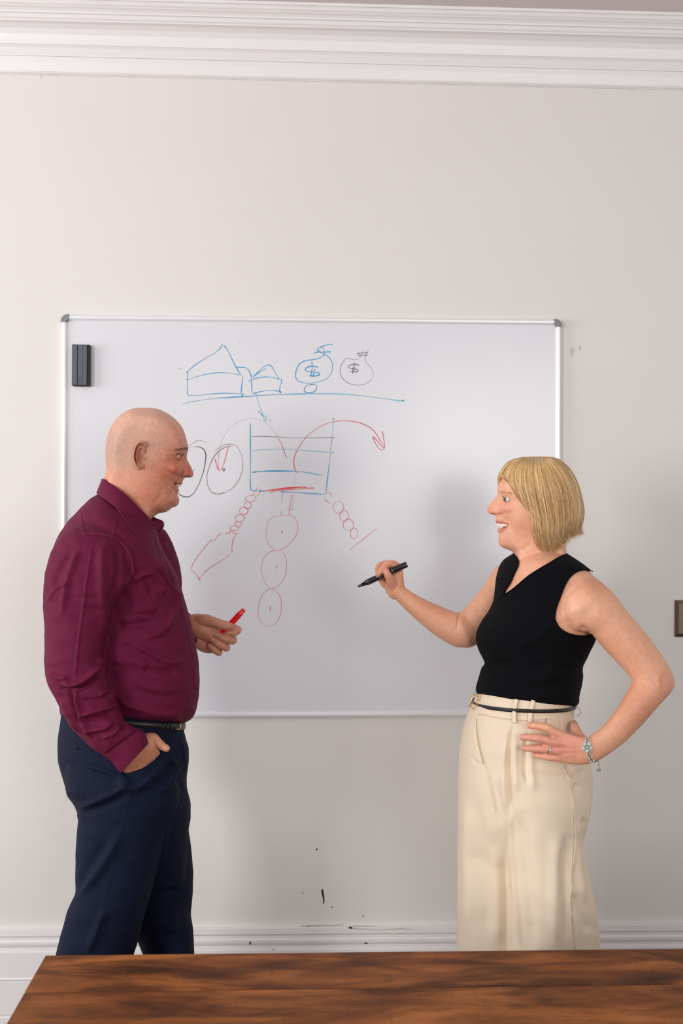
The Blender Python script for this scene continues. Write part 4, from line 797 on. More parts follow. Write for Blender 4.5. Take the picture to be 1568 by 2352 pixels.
folds(sh_m, [
    (zs([(520, 580), (495, 720), (460, 950), (420, 1250), (385, 1500), (350, 1840)]), 2.2, 2.6), (zs([(240, 1250), (280, 1000), (330, 820), (400, 640)]), 7, 4), (zs([(150, 1020), (230, 820), (330, 680)]), 7, -4), (zs([(110, 1120), (200, 1000), (320, 960)]), 5, 3),
    (zs([(660, 560), (600, 700), (590, 950), (600, 1250), (600, 1480)]), 11, 5), (zs([(700, 600), (740, 780), (720, 960), (660, 1150)]), 8, -5), (zs([(800, 620), (850, 760), (850, 880), (790, 1000)]), 6, 4),
    (zs([(230, 1830), (330, 1860), (440, 1820), (540, 1720), (590, 1650)]), 6, 8), (zs([(220, 1890), (380, 1910), (520, 1830), (600, 1730)]), 5, -7), (zs([(120, 1740), (200, 1790), (300, 1800)]), 6, 5), (zs([(560, 1620), (610, 1690), (640, 1770)]), 5, 5),
    (zs([(400, 2130), (520, 2100), (640, 2070), (730, 2040)]), 5, 7), (zs([(420, 2180), (560, 2160), (700, 2110)]), 5, -5), (zs([(560, 1960), (650, 1930), (700, 1990)]), 6, 5), (zs([(360, 1900), (380, 2040), (430, 2180), (500, 2330)]), 5, 6), (zs([(300, 1900), (340, 2060), (400, 2240)]), 5, -5), (zs([(230, 1990), (300, 2130), (380, 2290)]), 5, 4), (zs([(700, 1960), (760, 2120), (770, 2280)]), 5, -5), (zs([(440, 2260), (600, 2250), (700, 2190)]), 5, 5),
    (zs([(420, 1990), (560, 1990), (660, 1930)]), 4, -4), (zs([(590, 2330), (700, 2290), (770, 2200)]), 5, 4),
    (zs([(880, 940), (980, 880), (1060, 890), (1110, 960), (1135, 1080)]), 6, 5), (zs([(900, 860), (1000, 960), (1040, 1080)]), 8, -4), (zs([(1010, 700), (1120, 850), (1200, 980), (1260, 1100), (1275, 1300)]), 3.2, 3.4), (zs([(1190, 900), (1240, 1020), (1290, 1180), (1340, 1350)]), 2.6, 2.4), (zs([(1240, 1150), (1210, 1290), (1100, 1400), (950, 1450)]), 8, 5), (zs([(840, 1180), (950, 1200), (1080, 1180)]), 8, 4), (zs([(700, 1340), (900, 1330), (1080, 1290)]), 8, -4),
    (zs([(880, 1500), (1040, 1600), (1200, 1660), (1340, 1650)]), 8, 5), (zs([(950, 1720), (1100, 1740), (1260, 1760)]), 7, -4), (zs([(700, 1640), (850, 1640), (1000, 1700)]), 9, 4), (zs([(760, 1500), (900, 1560), (1080, 1650)]), 7, -3), (zs([(750, 2010), (950, 2080), (1150, 2120), (1330, 2110)]), 8, 4), (zs([(850, 1880), (1050, 1960), (1250, 1980)]), 8, -3),
    (zs([(1090, 560), (1130, 700), (1180, 830), (1240, 1000)]), 2.2, -3), (zs([(435, 522), (520, 520), (600, 530), (680, 550)]), 1.6, -1.8, 't'), (zs([(400, 300), (410, 400), (440, 520)]), 1.6, -1.5, 't'), (zs([(690, 550), (760, 590), (830, 680), (870, 800), (880, 880)]), 2.0, -2.2, 't'), (zs([(720, 400), (710, 480), (690, 545)]), 1.5, -1.4, 't')], noise=1.1, nscale=38, seed=5, gain=1.8)
shm = link('shirt', sh_m, M['shirt'], pm)
ts = bvh(sh_m)
V, f = loft(cuff_rows, 56, 2, 1, 2.2, caps=False)
# cuff: outer shell and a turned inner lip so the opening has cloth thickness
V2, f2 = loft([r for r in reversed(cuff_rows)], 56, 2, 1, 2.2, caps=False, grow=-2.6)
n1 = 56; k1 = len(V)
fr = f+[tuple(i+k1 for i in q) for q in f2]+[(k1-n1+j, k1-n1+(j+1) % n1, k1+(j+1) % n1, k1+j) for j in range(n1)]
mk('cuff', np.vstack([V, V2]), fr, M['shirt'], shm)
V, f = loft([(426, 1424, 432, 1474, 2.54, .036), (438, 1414, 446, 1466, 2.54, .034)], 48, 2, 0, 2, caps=False); mk('cuff', V, f, M['shirt'], shm)
# collar: fall and stand around the neck
top = [(233, 1101, 0), (239, 1102, 34), (262, 1117, 62), (290, 1138, 72), (318, 1165, 68), (340, 1187, 54), (349, 1197, 44), (355, 1203, 36)]
bot = [(221, 1132, 0), (228, 1137, 44), (245, 1149, 74), (268, 1168, 92), (292, 1202, 92), (306, 1222, 84), (313, 1227, 78), (320, 1231, 70)]
stand = [(238, 1130, 0), (243, 1131, 30), (262, 1140, 56), (290, 1160, 64), (318, 1186, 58), (338, 1206, 46), (347, 1214, 36), (352, 1218, 26)]
def collar_half(side, dxe=0, dye=0):
    A, B, S_ = (np.array(cat(q, 6)) for q in (top, bot, stand)); n = len(A); t = np.linspace(0, 1, n); V = []
    sh_ = np.stack([dxe*t**2, dye*t**2, 0*t], 1)
    rows = []
    for s_ in np.linspace(0, 1, 7): q = S_*(1-s_)+A*s_; q = q.copy(); q[:, 2] -= 0; rows.append(q)
    q = A.copy(); q[:, 1] -= 1.2; q[:, 2] += 1.5*(t > 0); rows.append(q)
    q = A.copy(); q[:, 2] += 3.4*np.clip(t*8, 0, 1); rows.append(q)
    for s_ in np.linspace(.1, 1, 9): q = A*(1-s_)+B*s_; q = q.copy(); q[:, 2] += (3.4+3.0*math.sin(s_*3.1))*np.clip(t*8, 0, 1); rows.append(q)
    q = B.copy(); q[:, 2] += .4*np.clip(t*8, 0, 1); rows.append(q)
    q = B*.8+A*.2; q[:, 2] -= 1.5*np.clip(t*8, 0, 1); rows.append(q)
    for k, q in enumerate(rows):
        q = q.copy()
        if k >= 9:                                       # the fall lies on the shirt, never under it
            for i in range(n):
                if t[i] < .12: continue
                p_, _ = hit(ts, q[i, 0], q[i, 1])
                if p_ is not None:
                    zz = (DM-PX(p_)[0, 2])*F/DM; q[i, 2] = max(q[i, 2], min(zz, 175)+(3.4 if k < len(rows)-2 else .2))
        q = q+sh_; V.append(W(np.stack([q[:, 0], q[:, 1], DM-side*q[:, 2]*DM/F], 1)))
    return np.vstack(V), grid_faces(len(rows), n, closed=False)
V, f = join([collar_half(1), collar_half(-1, 13, -8)]); mk('collar', V, f, M['shirt'], shm)
edge = cat([(x, y) for x, y, z in bot], 6)
cz = []
for x, y, z in cat(bot, 6):
    p_, _ = hit(ts, x, y); cz.append([x, y, DM-(max(z, min((DM-PX(p_)[0, 2])*F/DM, 175) if p_ is not None and x > 240 else 0)+3.8)*DM/F])
pts = W(np.array(cz)); V, f = tube(pts, .0007, 6, 1); mk('collar_piping', V, f, M['stitch'], shm)
V, f = tube(W([(348, 1208, DM-.03), (358, 1207, DM-.012), (366, 1205, DM), (363, 1216, DM+.01)]), [.012, .013, .012, .008], 12); mk('collar_band', V, f, M['shirt'], shm)
# placket, yoke and armhole stitching, buttons
ribbon_on(ts, [(a-7, b+4) for a, b in zs([(1085, 520), (1120, 640), (1180, 770), (1240, 880), (1290, 1010), (1330, 1140), (1360, 1250), (1388, 1400), (1415, 1520), (1436, 1640), (1442, 1800), (1440, 1950)])], .011, .0002, 'button_placket', M['shirt'], shm, .0012, 5)
for l in ([(440, 524), (520, 520), (600, 530), (680, 550)], [(760, 592), (830, 690), (866, 800), (872, 880)], [(404, 310), (412, 400), (438, 515)]): ribbon_on(ts, zs(l), .0011, .0003, 'stitching', M['stitch'], shm, .0006, 5)
for a, b in zs([(1160, 830), (1325, 1190), (1425, 1600), (1452, 1890)]):
    p_, n_ = hit(ts, a-6, b, .001)
    if p_ is not None: V, f = ellipsoid(p_, .0032, .0016, .0032, 12, 6); mk('shirt_button', V, f, M['shirt'], shm)
# shoes stand on the floor behind the table
def shoes(px, d, flip, parent, high=0.0):
    b = W([[px, 2600, d]])[0]; s = flip
    parts = [tube([(b[0]-s*.06, b[1], .05), (b[0]+s*.02, b[1], .048), (b[0]+s*.12, b[1], .038), (b[0]+s*.19, b[1], .03)], [.04, .042, .04, .026], 16), tube([(b[0]-s*.04, b[1], .06), (b[0]-s*.03, b[1], .12)], [.042, .044], 16)]
    me = voxel(parts, .004, 3, 'shoe'); co = coords(me); co[:, 2] = np.maximum(co[:, 2], 0.001); me.vertices.foreach_set('co', co.ravel()); return link('shoe', me, M['shoe'], parent)
shoes(195, 2.32, 1, pm); shoes(410, 2.47, 1, pm)
# red marker in his hand
def marker(a, b, r, cat_, label, mt, prm, tip_in=None, sections=()):
    a, b = W([a])[0], W([b])[0]; L = np.linalg.norm(b-a); ax = (b-a)/L; u = np.cross(ax, [0, 1, .3]); u /= np.linalg.norm(u); v = np.cross(ax, u)
    root = empty('marker', tuple(a)); tag(root, label, cat_)
    def lathe(name, prof, m_):
        n = 20; ph = np.linspace(0, 2*math.pi, n, endpoint=False); V = []
        for t, rr in prof: V.append(a+ax*L*t+rr*r*(np.cos(ph)[:, None]*u+np.sin(ph)[:, None]*v))
        m = len(V); V = np.vstack(V); f = grid_faces(m, n)+[tuple(range(n))[::-1], tuple(range((m-1)*n, m*n))]
        o = mk(name, V, f, m_, root); o.data.polygons.foreach_set('use_smooth', [len(p.vertices) == 4 for p in o.data.polygons]); return o
    for name, prof, m_ in sections: lathe(name, prof, m_)
    return root, a, ax, u, v, L
dmk = dz-.012
marker((506, 1459, dmk+.004), (560.5, 1399.5, dmk-.004), .0078, 'marker', 'red marker pen held upright in the hand of the bald person', M['redpl'], M['redpr'], sections=[
    ('barrel', [(0, .80), (.02, .86), (.38, .86), (.40, .80)], M['redpl']), ('cap', [(.42, .97), (.44, 1.0), (.80, .98), (.86, .93), (.87, .80), (.97, .76), (.995, .66), (1.0, .5)], M['redpl']), ('print_band', [(.41, .99), (.425, 1.01), (.435, 1.01), (.44, .98)], M['redpr']), ('print_band', [(.30, .87), (.305, .875), (.32, .875), (.325, .87)], M['redpr'])])
#WOMAN
# ============================================================ THE WOMAN
DWC = 2.395
pw_ = W([[1220, 2666, DWC]])[0]
pwm = empty('person', (pw_[0], pw_[1], 0)); tag(pwm, 'blonde person in a black sleeveless top and cream trousers, hand on hip, black marker raised', 'person')
prof_w = [(1146, 1106, 45), (1142.5, 1117, 34), (1141, 1125, 24), (1142.5, 1133, 10), (1137.4, 1142.4, 7), (1128, 1154, 7), (1120.5, 1163.5, 8), (1117.8, 1170, 9), (1119.5, 1177, 9), (1126, 1181, 8), (1135.5, 1182.8, 9), (1138.6, 1188.4, 16), (1136.8, 1195, 18), (1139, 1200.8, 18), (1143.5, 1204, 22), (1144.5, 1212, 24), (1142, 1217, 22), (1142.5, 1222, 22), (1146, 1227, 24), (1144, 1237, 24), (1144.5, 1247, 24), (1150, 1256, 26), (1160, 1260, 32), (1172, 1265, 40), (1181, 1273, 45), (1186, 1288, 50), (1186, 1310, 50), (1184, 1340, 50), (1235, 1360, 60), (1285, 1345, 60), (1304, 1300, 60), (1300, 1262, 60), (1302, 1225, 60), (1314, 1190, 60), (1318, 1150, 60), (1312, 1110, 60), (1290, 1075, 60), (1250, 1060, 60), (1205, 1060, 60), (1172, 1070, 60), (1155, 1086, 56)]
ctrl_w = [(1240, 1100, 70), (1280, 1120, 68), (1200, 1095, 62), (1175, 1105, 54), (1158, 1120, 44), (1152, 1132, 38), (1176, 1135, 56), (1163, 1146, 42), (1172, 1150, 49), (1154, 1146, 33), (1147, 1143, 20), (1140, 1146, 9), (1133, 1158, 10), (1126, 1170, 11), (1136, 1164, 14), (1143, 1160, 22), (1146, 1176, 20), (1141, 1178, 17), (1160, 1166, 42), (1175, 1168, 52), (1190, 1165, 60), (1210, 1160, 66), (1155, 1190, 30), (1165, 1190, 38), (1167, 1205, 33), (1152, 1197, 22), (1152, 1219, 22), (1160, 1212, 28), (1180, 1200, 50), (1200, 1215, 55), (1158, 1240, 24), (1165, 1252, 26), (1178, 1248, 38), (1192, 1238, 48), (1215, 1225, 56), (1240, 1200, 64), (1220, 1260, 54), (1250, 1262, 56), (1280, 1240, 54), (1215, 1295, 53), (1250, 1310, 56), (1230, 1340, 58), (1240, 1150, 70), (1285, 1170, 62)]
def ex_w(P):
    v = 3.5*G(P, 1162, 1170, 11, 11, .3)
    v -= 2.0*line(P, [(1148, 1178), (1154, 1186), (1163, 1193), (1170, 1203)], 2.6)
    v += 1.8*G(P, 1160, 1129, 11, 4, .25)-2.6*G(P, 1162, 1146, 8, 3.4, .5)
    v += 2.2*line(P, [(1153, 1140.5), (1159, 1141), (1166, 1144.5), (1172, 1150)], 1.5)+1.8*line(P, [(1156, 1149), (1162, 1152.5), (1169, 1152.5)], 1.7)
    v += 3.6*G(P, 1146, 1176.5, 6, 5.5)-2.2*line(P, [(1152, 1169), (1153, 1176), (1150, 1183)], 1.6)-4.5*G(P, 1133, 1180.5, 4, 1.6, .1)
    v += 2.0*line(P, [(1140, 1198), (1150, 1199.5), (1164, 1202.5)], 2.3)+2.6*line(P, [(1143, 1220), (1153, 1219), (1162, 1212)], 2.6)
    v -= 7.5*(inside(P, [(1138, 1202), (1152, 1202.5), (1167, 1205), (1163, 1211), (1153, 1216), (1138, 1215.5)]).astype(float))
    v -= 1.5*G(P, 1150, 1229, 8, 3)
    return v
RW = Relief(prof_w, (1225, 1165), ctrl_w, ex_w)
head_w = RW.mesh(DWC)
# torso, arms and hands
trows = [(1190, 1262, 1290, 1266, DWC, .052, -.01), (1176, 1274, 1314, 1280, DWC, .085, -.04), (1158, 1284, 1338, 1296, DWC, .115, -.06), (1147, 1300, 1358, 1312, DWC, .130, -.07), (1140, 1325, 1376, 1334, DWC, .135, -.07), (1137, 1355, 1380, 1360, DWC, .135, -.06), (1134, 1380, 1378, 1385, DWC, .135, -.055), (1124, 1402, 1376, 1402, DWC, .135, -.05), (1106, 1428, 1374, 1428, DWC, .137, -.045), (1095, 1450, 1372, 1450, DWC, .138, -.04), (1093, 1473, 1366, 1473, DWC, .136, -.035), (1101, 1496, 1355, 1494, DWC, .130, -.03), (1111, 1514, 1346, 1514, DWC, .126, -.03)]
crow = [(1128, 1355, 1380, 1360, DWC, .135, -.06)]
low = [(1116, 1526, 1337, 1530, DWC, .124, -.03), (1107, 1532, 1336, 1540, DWC, .125, -.03), (1103, 1546, 1338, 1552, DWC, .127, -.03), (1097, 1566, 1335, 1575, DWC, .130, -.03), (1092, 1584, 1329, 1598, DWC, .133, -.03), (1096, 1594, 1328, 1608, DWC, .134, -.03), (1104, 1601, 1330, 1615, DWC, .134, -.03), (1112, 1605, 1322, 1621, DWC, .130, -.03)]
body_t = loft(trows+low[:5]+[(1108, 1596, 1300, 1606, DWC, .115, -.03), (1105, 1660, 1300, 1670, DWC, .115, -.03), (1095, 1760, 1310, 1760, DWC, .12, -.02), (1100, 1850, 1310, 1850, DWC, .12, 0)], 90, 5, 4, 2.1, grow=-4.0)
arm_n = loft([(1290, 1352, 1338, 1312, 2.315, .05), (1284, 1385, 1372, 1330, 2.292, .062), (1290, 1420, 1396, 1350, 2.278, .064), (1318, 1448, 1412, 1366, 2.272, .060), (1358, 1456, 1449, 1415, 2.270, .054), (1394, 1499, 1491, 1463, 2.268, .051), (1426, 1532, 1523, 1509, 2.266, .048), (1444, 1552, 1542.5, 1541, 2.262, .046), (1451, 1562, 1551, 1573, 2.258, .044), (1446, 1577, 1541, 1591, 2.252, .043), (1430, 1604, 1513, 1621, 2.242, .041), (1416, 1626, 1481, 1658, 2.230, .036), (1391, 1661, 1437, 1703, 2.214, .029), (1366, 1683, 1400, 1731, 2.204, .024), (1347, 1694, 1374, 1747, 2.200, .021), (1334, 1692, 1352, 1754, 2.200, .020)], 64, 3, 3, 2.1)
palm_n = loft([(1350, 1693, 1372, 1748, 2.200, .021), (1330, 1691, 1348, 1756, 2.202, .020), (1310, 1685, 1325, 1757, 2.206, .018), (1292, 1681, 1302, 1755, 2.210, .016), (1276, 1680, 1282, 1749, 2.214, .013), (1262, 1682, 1266, 1744, 2.218, .010)], 48, 2, 2, 2.3)
fn = []
for pts, r in (([(1296, 1690, 2.208), (1272, 1681, 2.206), (1256, 1672, 2.207), (1232, 1667.5, 2.216), (1216, 1666.5, 2.224)], [11, 10.5, 9.6, 8.8, 7.4]),
               ([(1294, 1708, 2.204), (1268, 1704, 2.203), (1243, 1697, 2.204), (1218, 1694, 2.212), (1199.5, 1693.5, 2.220)], [11, 10.2, 9.8, 8.8, 7.6]),
               ([(1292, 1726, 2.206), (1268, 1723, 2.205), (1246, 1720, 2.206), (1221, 1719, 2.213), (1203, 1718.5, 2.220)], [10.5, 9.6, 9.4, 8.4, 7.2]),
               ([(1292, 1742, 2.212), (1272, 1741, 2.210), (1256, 1738.5, 2.211), (1240, 1736, 2.216), (1227, 1734, 2.221)], [9.6, 8.6, 8.2, 7.2, 6.2])):
    fn.append(chain(pts, r, 16, 7))
thumb_n = chain([(1345, 1712, 2.215), (1330, 1692, 2.235), (1320, 1672, 2.265), (1318, 1662, 2.300)], [15, 12.5, 10.5, 8.5], 16)
tend = [chain([(1275+20*k/3, 1684+k*18.5, 2.197), (1300, 1697+k*13, 2.192), (1330, 1708+k*8, 2.190)], [5, 5.5, 5], 10) for k in range(4)]
# her raised arm
df = 2.50
arm_f = loft([(1140, 1300, 1190, 1320, 2.515, .04), (1127, 1318, 1190, 1345, 2.52, .045), (1112, 1343, 1188, 1378, 2.52, .048), (1098, 1361, 1170, 1412, 2.518, .048), (1080, 1383, 1140, 1452, 2.512, .046), (1062, 1403, 1108, 1474, 2.505, .045), (1048, 1407, 1080, 1488, 2.492, .044), (1030, 1400, 1046, 1487, 2.494, .042), (1008, 1391, 1018, 1472, 2.496, .040), (990, 1383, 990, 1453, 2.498, .037), (964, 1371, 954, 1422, 2.500, .031), (944, 1359, 930, 1400, 2.50, .026), (929, 1349, 911, 1380, 2.50, .023), (922, 1340, 897, 1368, 2.50, .022)], 56, 3, 2, 2.1)
hp = [chain([(912, 1356, df), (908, 1340, df+.002), (906, 1322, df+.004), (904, 1306, df+.006)], [19, 20, 19, 13], 20), chain([(905, 1362, df+.004), (896, 1350, df+.006), (889, 1338, df+.008)], [15, 13, 10], 16),
      chain([(912, 1300, df-.005), (902, 1295, df-.014), (890, 1295.5, df-.022), (880, 1304, df-.028), (872, 1314, df-.030), (867, 1321, df-.026)], [8.5, 9, 8.6, 7.8, 7, 5.6], 16),
      chain([(904, 1302, df+.012), (888, 1296, df+.010), (873, 1299, df+.004), (868, 1308, df), (872, 1322, df), (877, 1336, df), (881, 1345, df+.002)], [9, 8.8, 8.2, 7.6, 7, 6.4, 5.4], 16),
      chain([(906, 1306, df+.022), (890, 1302, df+.022), (878, 1306, df+.016), (876, 1320, df+.010), (883, 1334, df+.010)], [9, 8.4, 8, 7.4, 6], 14),
      chain([(910, 1312, df+.030), (896, 1310, df+.032), (886, 1316, df+.026), (887, 1328, df+.018)], [8, 7.6, 7, 5.6], 14),
      chain([(908, 1350, df-.006), (901, 1340, df-.015), (896.5, 1331, df-.024), (890.5, 1321, df-.031), (888, 1313.5, df-.032)], [12, 11, 10, 9.2, 7.4], 18),
      chain([(918, 1340, df-.004), (919, 1322, df-.002), (916, 1306, df)], [7, 8, 8], 12)]
up_w = voxel([head_w, body_t, arm_n, palm_n, thumb_n, arm_f]+fn+hp, .0019, 2, 'body')
p = PX(coords(up_w)); smooth_mesh(up_w, 14, ((p[:, 0] > 1266) & (p[:, 0] < 1350) & (p[:, 1] > 1676) & (p[:, 1] < 1762)).astype(float)); smooth_mesh(up_w, 16, ((p[:, 0] > 1288) & (p[:, 0] < 1372) & (p[:, 1] > 1300) & (p[:, 1] < 1470)).astype(float))
# keep the skin under the cloth wherever the top covers it
def wtop_rows(): return trows+low
top_m = voxel([loft(wtop_rows(), 120, 3, 3, 2.1, grow=0)], .0026, 3, 'top')
P_neck = [(1299.5, 1262), (1300, 1274), (1283, 1281), (1267, 1291), (1244, 1304), (1222, 1317.5), (1203, 1332), (1186, 1347), (1170, 1359), (1154.5, 1368.5), (1158, 1354), (1167, 1343), (1174, 1329), (1180.5, 1314), (1186, 1303), (1189.5, 1294), (1188.5, 1285), (1182, 1274), (1175, 1262), (1180, 1240), (1290, 1240)]
P_arm = [(1392, 1342), (1384, 1333), (1373, 1321), (1358, 1311.5), (1346, 1309), (1336, 1309.5), (1326, 1312.5), (1316, 1318), (1306, 1328), (1298, 1341), (1292, 1355), (1286.5, 1370), (1280, 1387), (1275, 1404), (1273.5, 1417), (1275, 1426), (1283.5, 1441), (1294, 1449.5), (1306, 1455.5), (1323, 1459.5), (1342, 1461), (1352, 1459.5), (1360, 1457), (1371, 1475), (1392, 1500), (1440, 1440)]
def snap_cut(me, polys, dmax):
    """cut openings along drawn lines: move the nearest vertices onto the line, then drop the faces inside"""
    co = coords(me); p = PX(co); kill = np.zeros(len(p), bool)
    for poly, dm in zip(polys, dmax):
        Q = np.array(poly+[poly[0]], float); near = p[:, 2] < dm
        d, s, t = seg_dist(p[:, :2], Q); ins = inside(p[:, :2], poly)
        idx = np.where((d < 1.9) & near & ins)[0]
        for i in idx:
            best = None
            for a, b in zip(Q[:-1], Q[1:]):
                e = b-a; tt = np.clip(((p[i, :2]-a)@e)/(e@e+1e-9), 0, 1); c = a+e*tt; r = np.hypot(*(p[i, :2]-c))
                if best is None or r < best[0]: best = (r, c)
            p[i, :2] = best[1]
        kill |= ins & near & (d >= 1.9)
    co = W(p); me.vertices.foreach_set('co', co.ravel())
    V = co; Fs = [tuple(q.vertices) for q in me.polygons]; Fs = [q for q in Fs if not any(kill[i] for i in q)]
    used = sorted({i for q in Fs for i in q}); mp = {i: k for k, i in enumerate(used)}
    return newmesh(me.name+'_cut', V[used], [tuple(mp[i] for i in q) for q in Fs])
tw = bvh(top_m)
def tuck(me, tree, polys, yr, gap=.004):
    co = coords(me); p = PX(co); cov = (p[:, 1] < yr[1]) & (p[:, 1] > yr[0]) & (p[:, 0] > np.where(p[:, 1] < 1400, 1141, 1104)) & (p[:, 0] < 1386)
    for q in polys: cov &= ~inside(p[:, :2], q)
    for i in np.where(cov)[0]:
        d = co[i]-CAMP; L = np.linalg.norm(d); h = tree.ray_cast(Vector(CAMP), Vector(d/L))
        if h[0] is not None and h[3]+gap > L and h[3]-L < .09: co[i] = CAMP+d/L*(h[3]+gap)
    me.vertices.foreach_set('co', co.ravel())
tuck(up_w, tw, [P_neck, P_arm], (1264, 1600), .006)
legs_w = [tube(W([(1240, 1820, 2.33), (1255, 2200, 2.33), (1280, 2610, 2.33)]), [.075, .055, .036], 20), tube(W([(1160, 1820, 2.46), (1150, 2200, 2.46), (1150, 2610, 2.46)]), [.075, .055, .036], 20)]
BV, BF = join([mesh_arrays(up_w)]+legs_w); body_w = newmesh('body', BV, BF)
co = coords(body_w); nr_ = normals(body_w); p = PX(co)[:, :2]; dd_ = np.zeros(len(co))
for l, w_, a in (([(1356, 1454), (1342, 1446), (1330, 1442)], 4, -2.2), ([(1352, 1454), (1340, 1453), (1328, 1450)], 2.0, -1.0), ([(1352, 1448), (1340, 1440), (1332, 1430)], 2.5, -1.2), ([(1336, 1450), (1345, 1420), (1360, 1395)], 14, -2.5), ([(1190, 1292), (1200, 1310), (1205, 1330)], 4, .8), ([(1262, 1296), (1235, 1306), (1212, 1320)], 4, 1.5), ([(1452, 1562), (1462, 1566), (1474, 1566)], 3, -1.6), ([(1057, 1407), (1051, 1425), (1049, 1448)], 3, -2.8), ([(1530, 1548), (1520, 1565), (1526, 1585)], 6, -2.0), ([(1510, 1552), (1516, 1575)], 5, 1.5),
                  ([(1280, 1688), (1300, 1700), (1325, 1710)], 4, .9), ([(1278, 1704), (1300, 1711), (1325, 1716)], 4, .8), ([(1278, 1722), (1300, 1724), (1325, 1724)], 4, .8), ([(1280, 1738), (1300, 1737), (1322, 1732)], 4, .7), ([(1256, 1668), (1256, 1676)], 2, .8), ([(1252, 1668), (1251, 1677)], 1.2, -.6), ([(1243, 1690), (1242, 1704)], 1.2, -.6), ([(1247, 1713), (1246, 1726)], 1.2, -.6), ([(1180, 1272), (1200, 1262), (1222, 1246)], 6, -1.5)):
    dd_ += a*.001*line(p, l, w_)
co = co+nr_*dd_[:, None]; body_w.vertices.foreach_set('co', co.ravel()); body_w.update()
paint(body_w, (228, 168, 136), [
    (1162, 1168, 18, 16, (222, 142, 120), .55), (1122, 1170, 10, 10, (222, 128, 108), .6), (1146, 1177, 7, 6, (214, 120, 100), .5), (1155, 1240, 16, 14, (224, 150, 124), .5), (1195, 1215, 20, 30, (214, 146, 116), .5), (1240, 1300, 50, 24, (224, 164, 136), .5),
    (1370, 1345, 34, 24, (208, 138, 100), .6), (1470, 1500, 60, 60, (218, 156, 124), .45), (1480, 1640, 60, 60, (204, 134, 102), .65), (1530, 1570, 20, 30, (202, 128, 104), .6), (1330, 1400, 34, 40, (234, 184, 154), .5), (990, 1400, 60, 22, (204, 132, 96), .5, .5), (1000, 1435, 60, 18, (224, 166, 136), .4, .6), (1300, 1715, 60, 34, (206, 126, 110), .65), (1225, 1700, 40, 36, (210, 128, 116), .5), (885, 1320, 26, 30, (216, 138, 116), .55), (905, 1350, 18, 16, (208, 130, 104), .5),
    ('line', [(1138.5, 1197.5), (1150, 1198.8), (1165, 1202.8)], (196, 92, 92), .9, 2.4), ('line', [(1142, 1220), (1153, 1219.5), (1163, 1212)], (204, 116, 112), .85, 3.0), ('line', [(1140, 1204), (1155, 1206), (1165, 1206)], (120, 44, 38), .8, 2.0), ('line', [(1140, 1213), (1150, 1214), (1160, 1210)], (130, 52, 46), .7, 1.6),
    ('line', [(1154, 1141), (1160, 1142), (1166, 1145), (1171, 1149.5)], (120, 78, 62), .6, 1.2), (1163, 1147, 6, 3, (200, 130, 112), .4), (1133, 1180.8, 3.6, 1.4, (120, 50, 42), .8),  # the nostril spot is shade put into the skin colour
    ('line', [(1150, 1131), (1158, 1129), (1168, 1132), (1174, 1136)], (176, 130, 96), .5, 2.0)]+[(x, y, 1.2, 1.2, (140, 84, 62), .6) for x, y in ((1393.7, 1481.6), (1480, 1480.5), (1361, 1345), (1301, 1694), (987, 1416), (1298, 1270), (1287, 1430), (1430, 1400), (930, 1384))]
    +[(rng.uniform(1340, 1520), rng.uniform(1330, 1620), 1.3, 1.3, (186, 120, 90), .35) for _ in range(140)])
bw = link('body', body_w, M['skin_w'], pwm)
tb_w = bvh(body_w)
eye(bw, 1167.0, 1147.3, DWC, 34.6, 11.0, .70, .50, .34, M['lid_w'], -1)
for k, (x, y, wx, hy) in enumerate(((1145.2, 1206.4, 2.5, 4.2), (1149.6, 1206.9, 2.1, 4.3), (1153.5, 1206.9, 1.9, 3.9), (1157.1, 1206.6, 1.7, 3.5), (1160.3, 1206.1, 1.5, 2.9), (1163.0, 1205.8, 1.2, 2.1), (1146.5, 1212.6, 1.7, 1.5), (1149.8, 1212.8, 1.5, 1.4), (1152.8, 1212.2, 1.4, 1.2))):
    w_ = RW.f(np.array([[x, y]]))[0]; wb_ = [9, 14, 18, 21, 24, 27, 10, 15, 18][k]; tooth(None, x, y, wx, hy, DWC-min(w_, wb_)*DWC/F, 'tooth', bw)
rt = [((x, 1141.0+(x-1154)*.42-1.2*math.sin((x-1154)/17*3)), (x-3.0-(1168-x)*.12, 1139.0+(x-1154)*.42-1.2*math.sin((x-1154)/17*3)), lambda q: RW.at([q], DWC, 2.2)[0]) for x in np.linspace(1155, 1171, 18)]
hairlets(bw, 'eyelashes', rt, M['lash'], .00035)
rt = [((x, 1131+.4*math.sin(x)+(x-1150)*.14-3*math.sin((x-1150)/25*3)), (x+rng.uniform(1, 4), 1130.5+(x-1150)*.14-3*math.sin((x-1150)/25*3)), lambda q: RW.at([q], DWC, .8)[0]) for x in np.linspace(1150, 1174, 40)]
hairlets(bw, 'eyebrow', rt, mat('brow_hair_fair', (172, 126, 90), .8), .00028)
for x, y, rx, ry, rot in ((1214, 1666.3, 4.6, 4.6, 0), (1197, 1693, 4.8, 4.8, 0), (1201, 1718.3, 4.6, 4.4, 0), (1226.5, 1733.5, 3.8, 3.6, 0), (888.5, 1314.5, 5.0, 5.6, .2), (866, 1322, 3.0, 4.2, .6), (880, 1346, 3.2, 3.0, 0)): nail(tb_w, x, y, rx, ry, rot, bw)
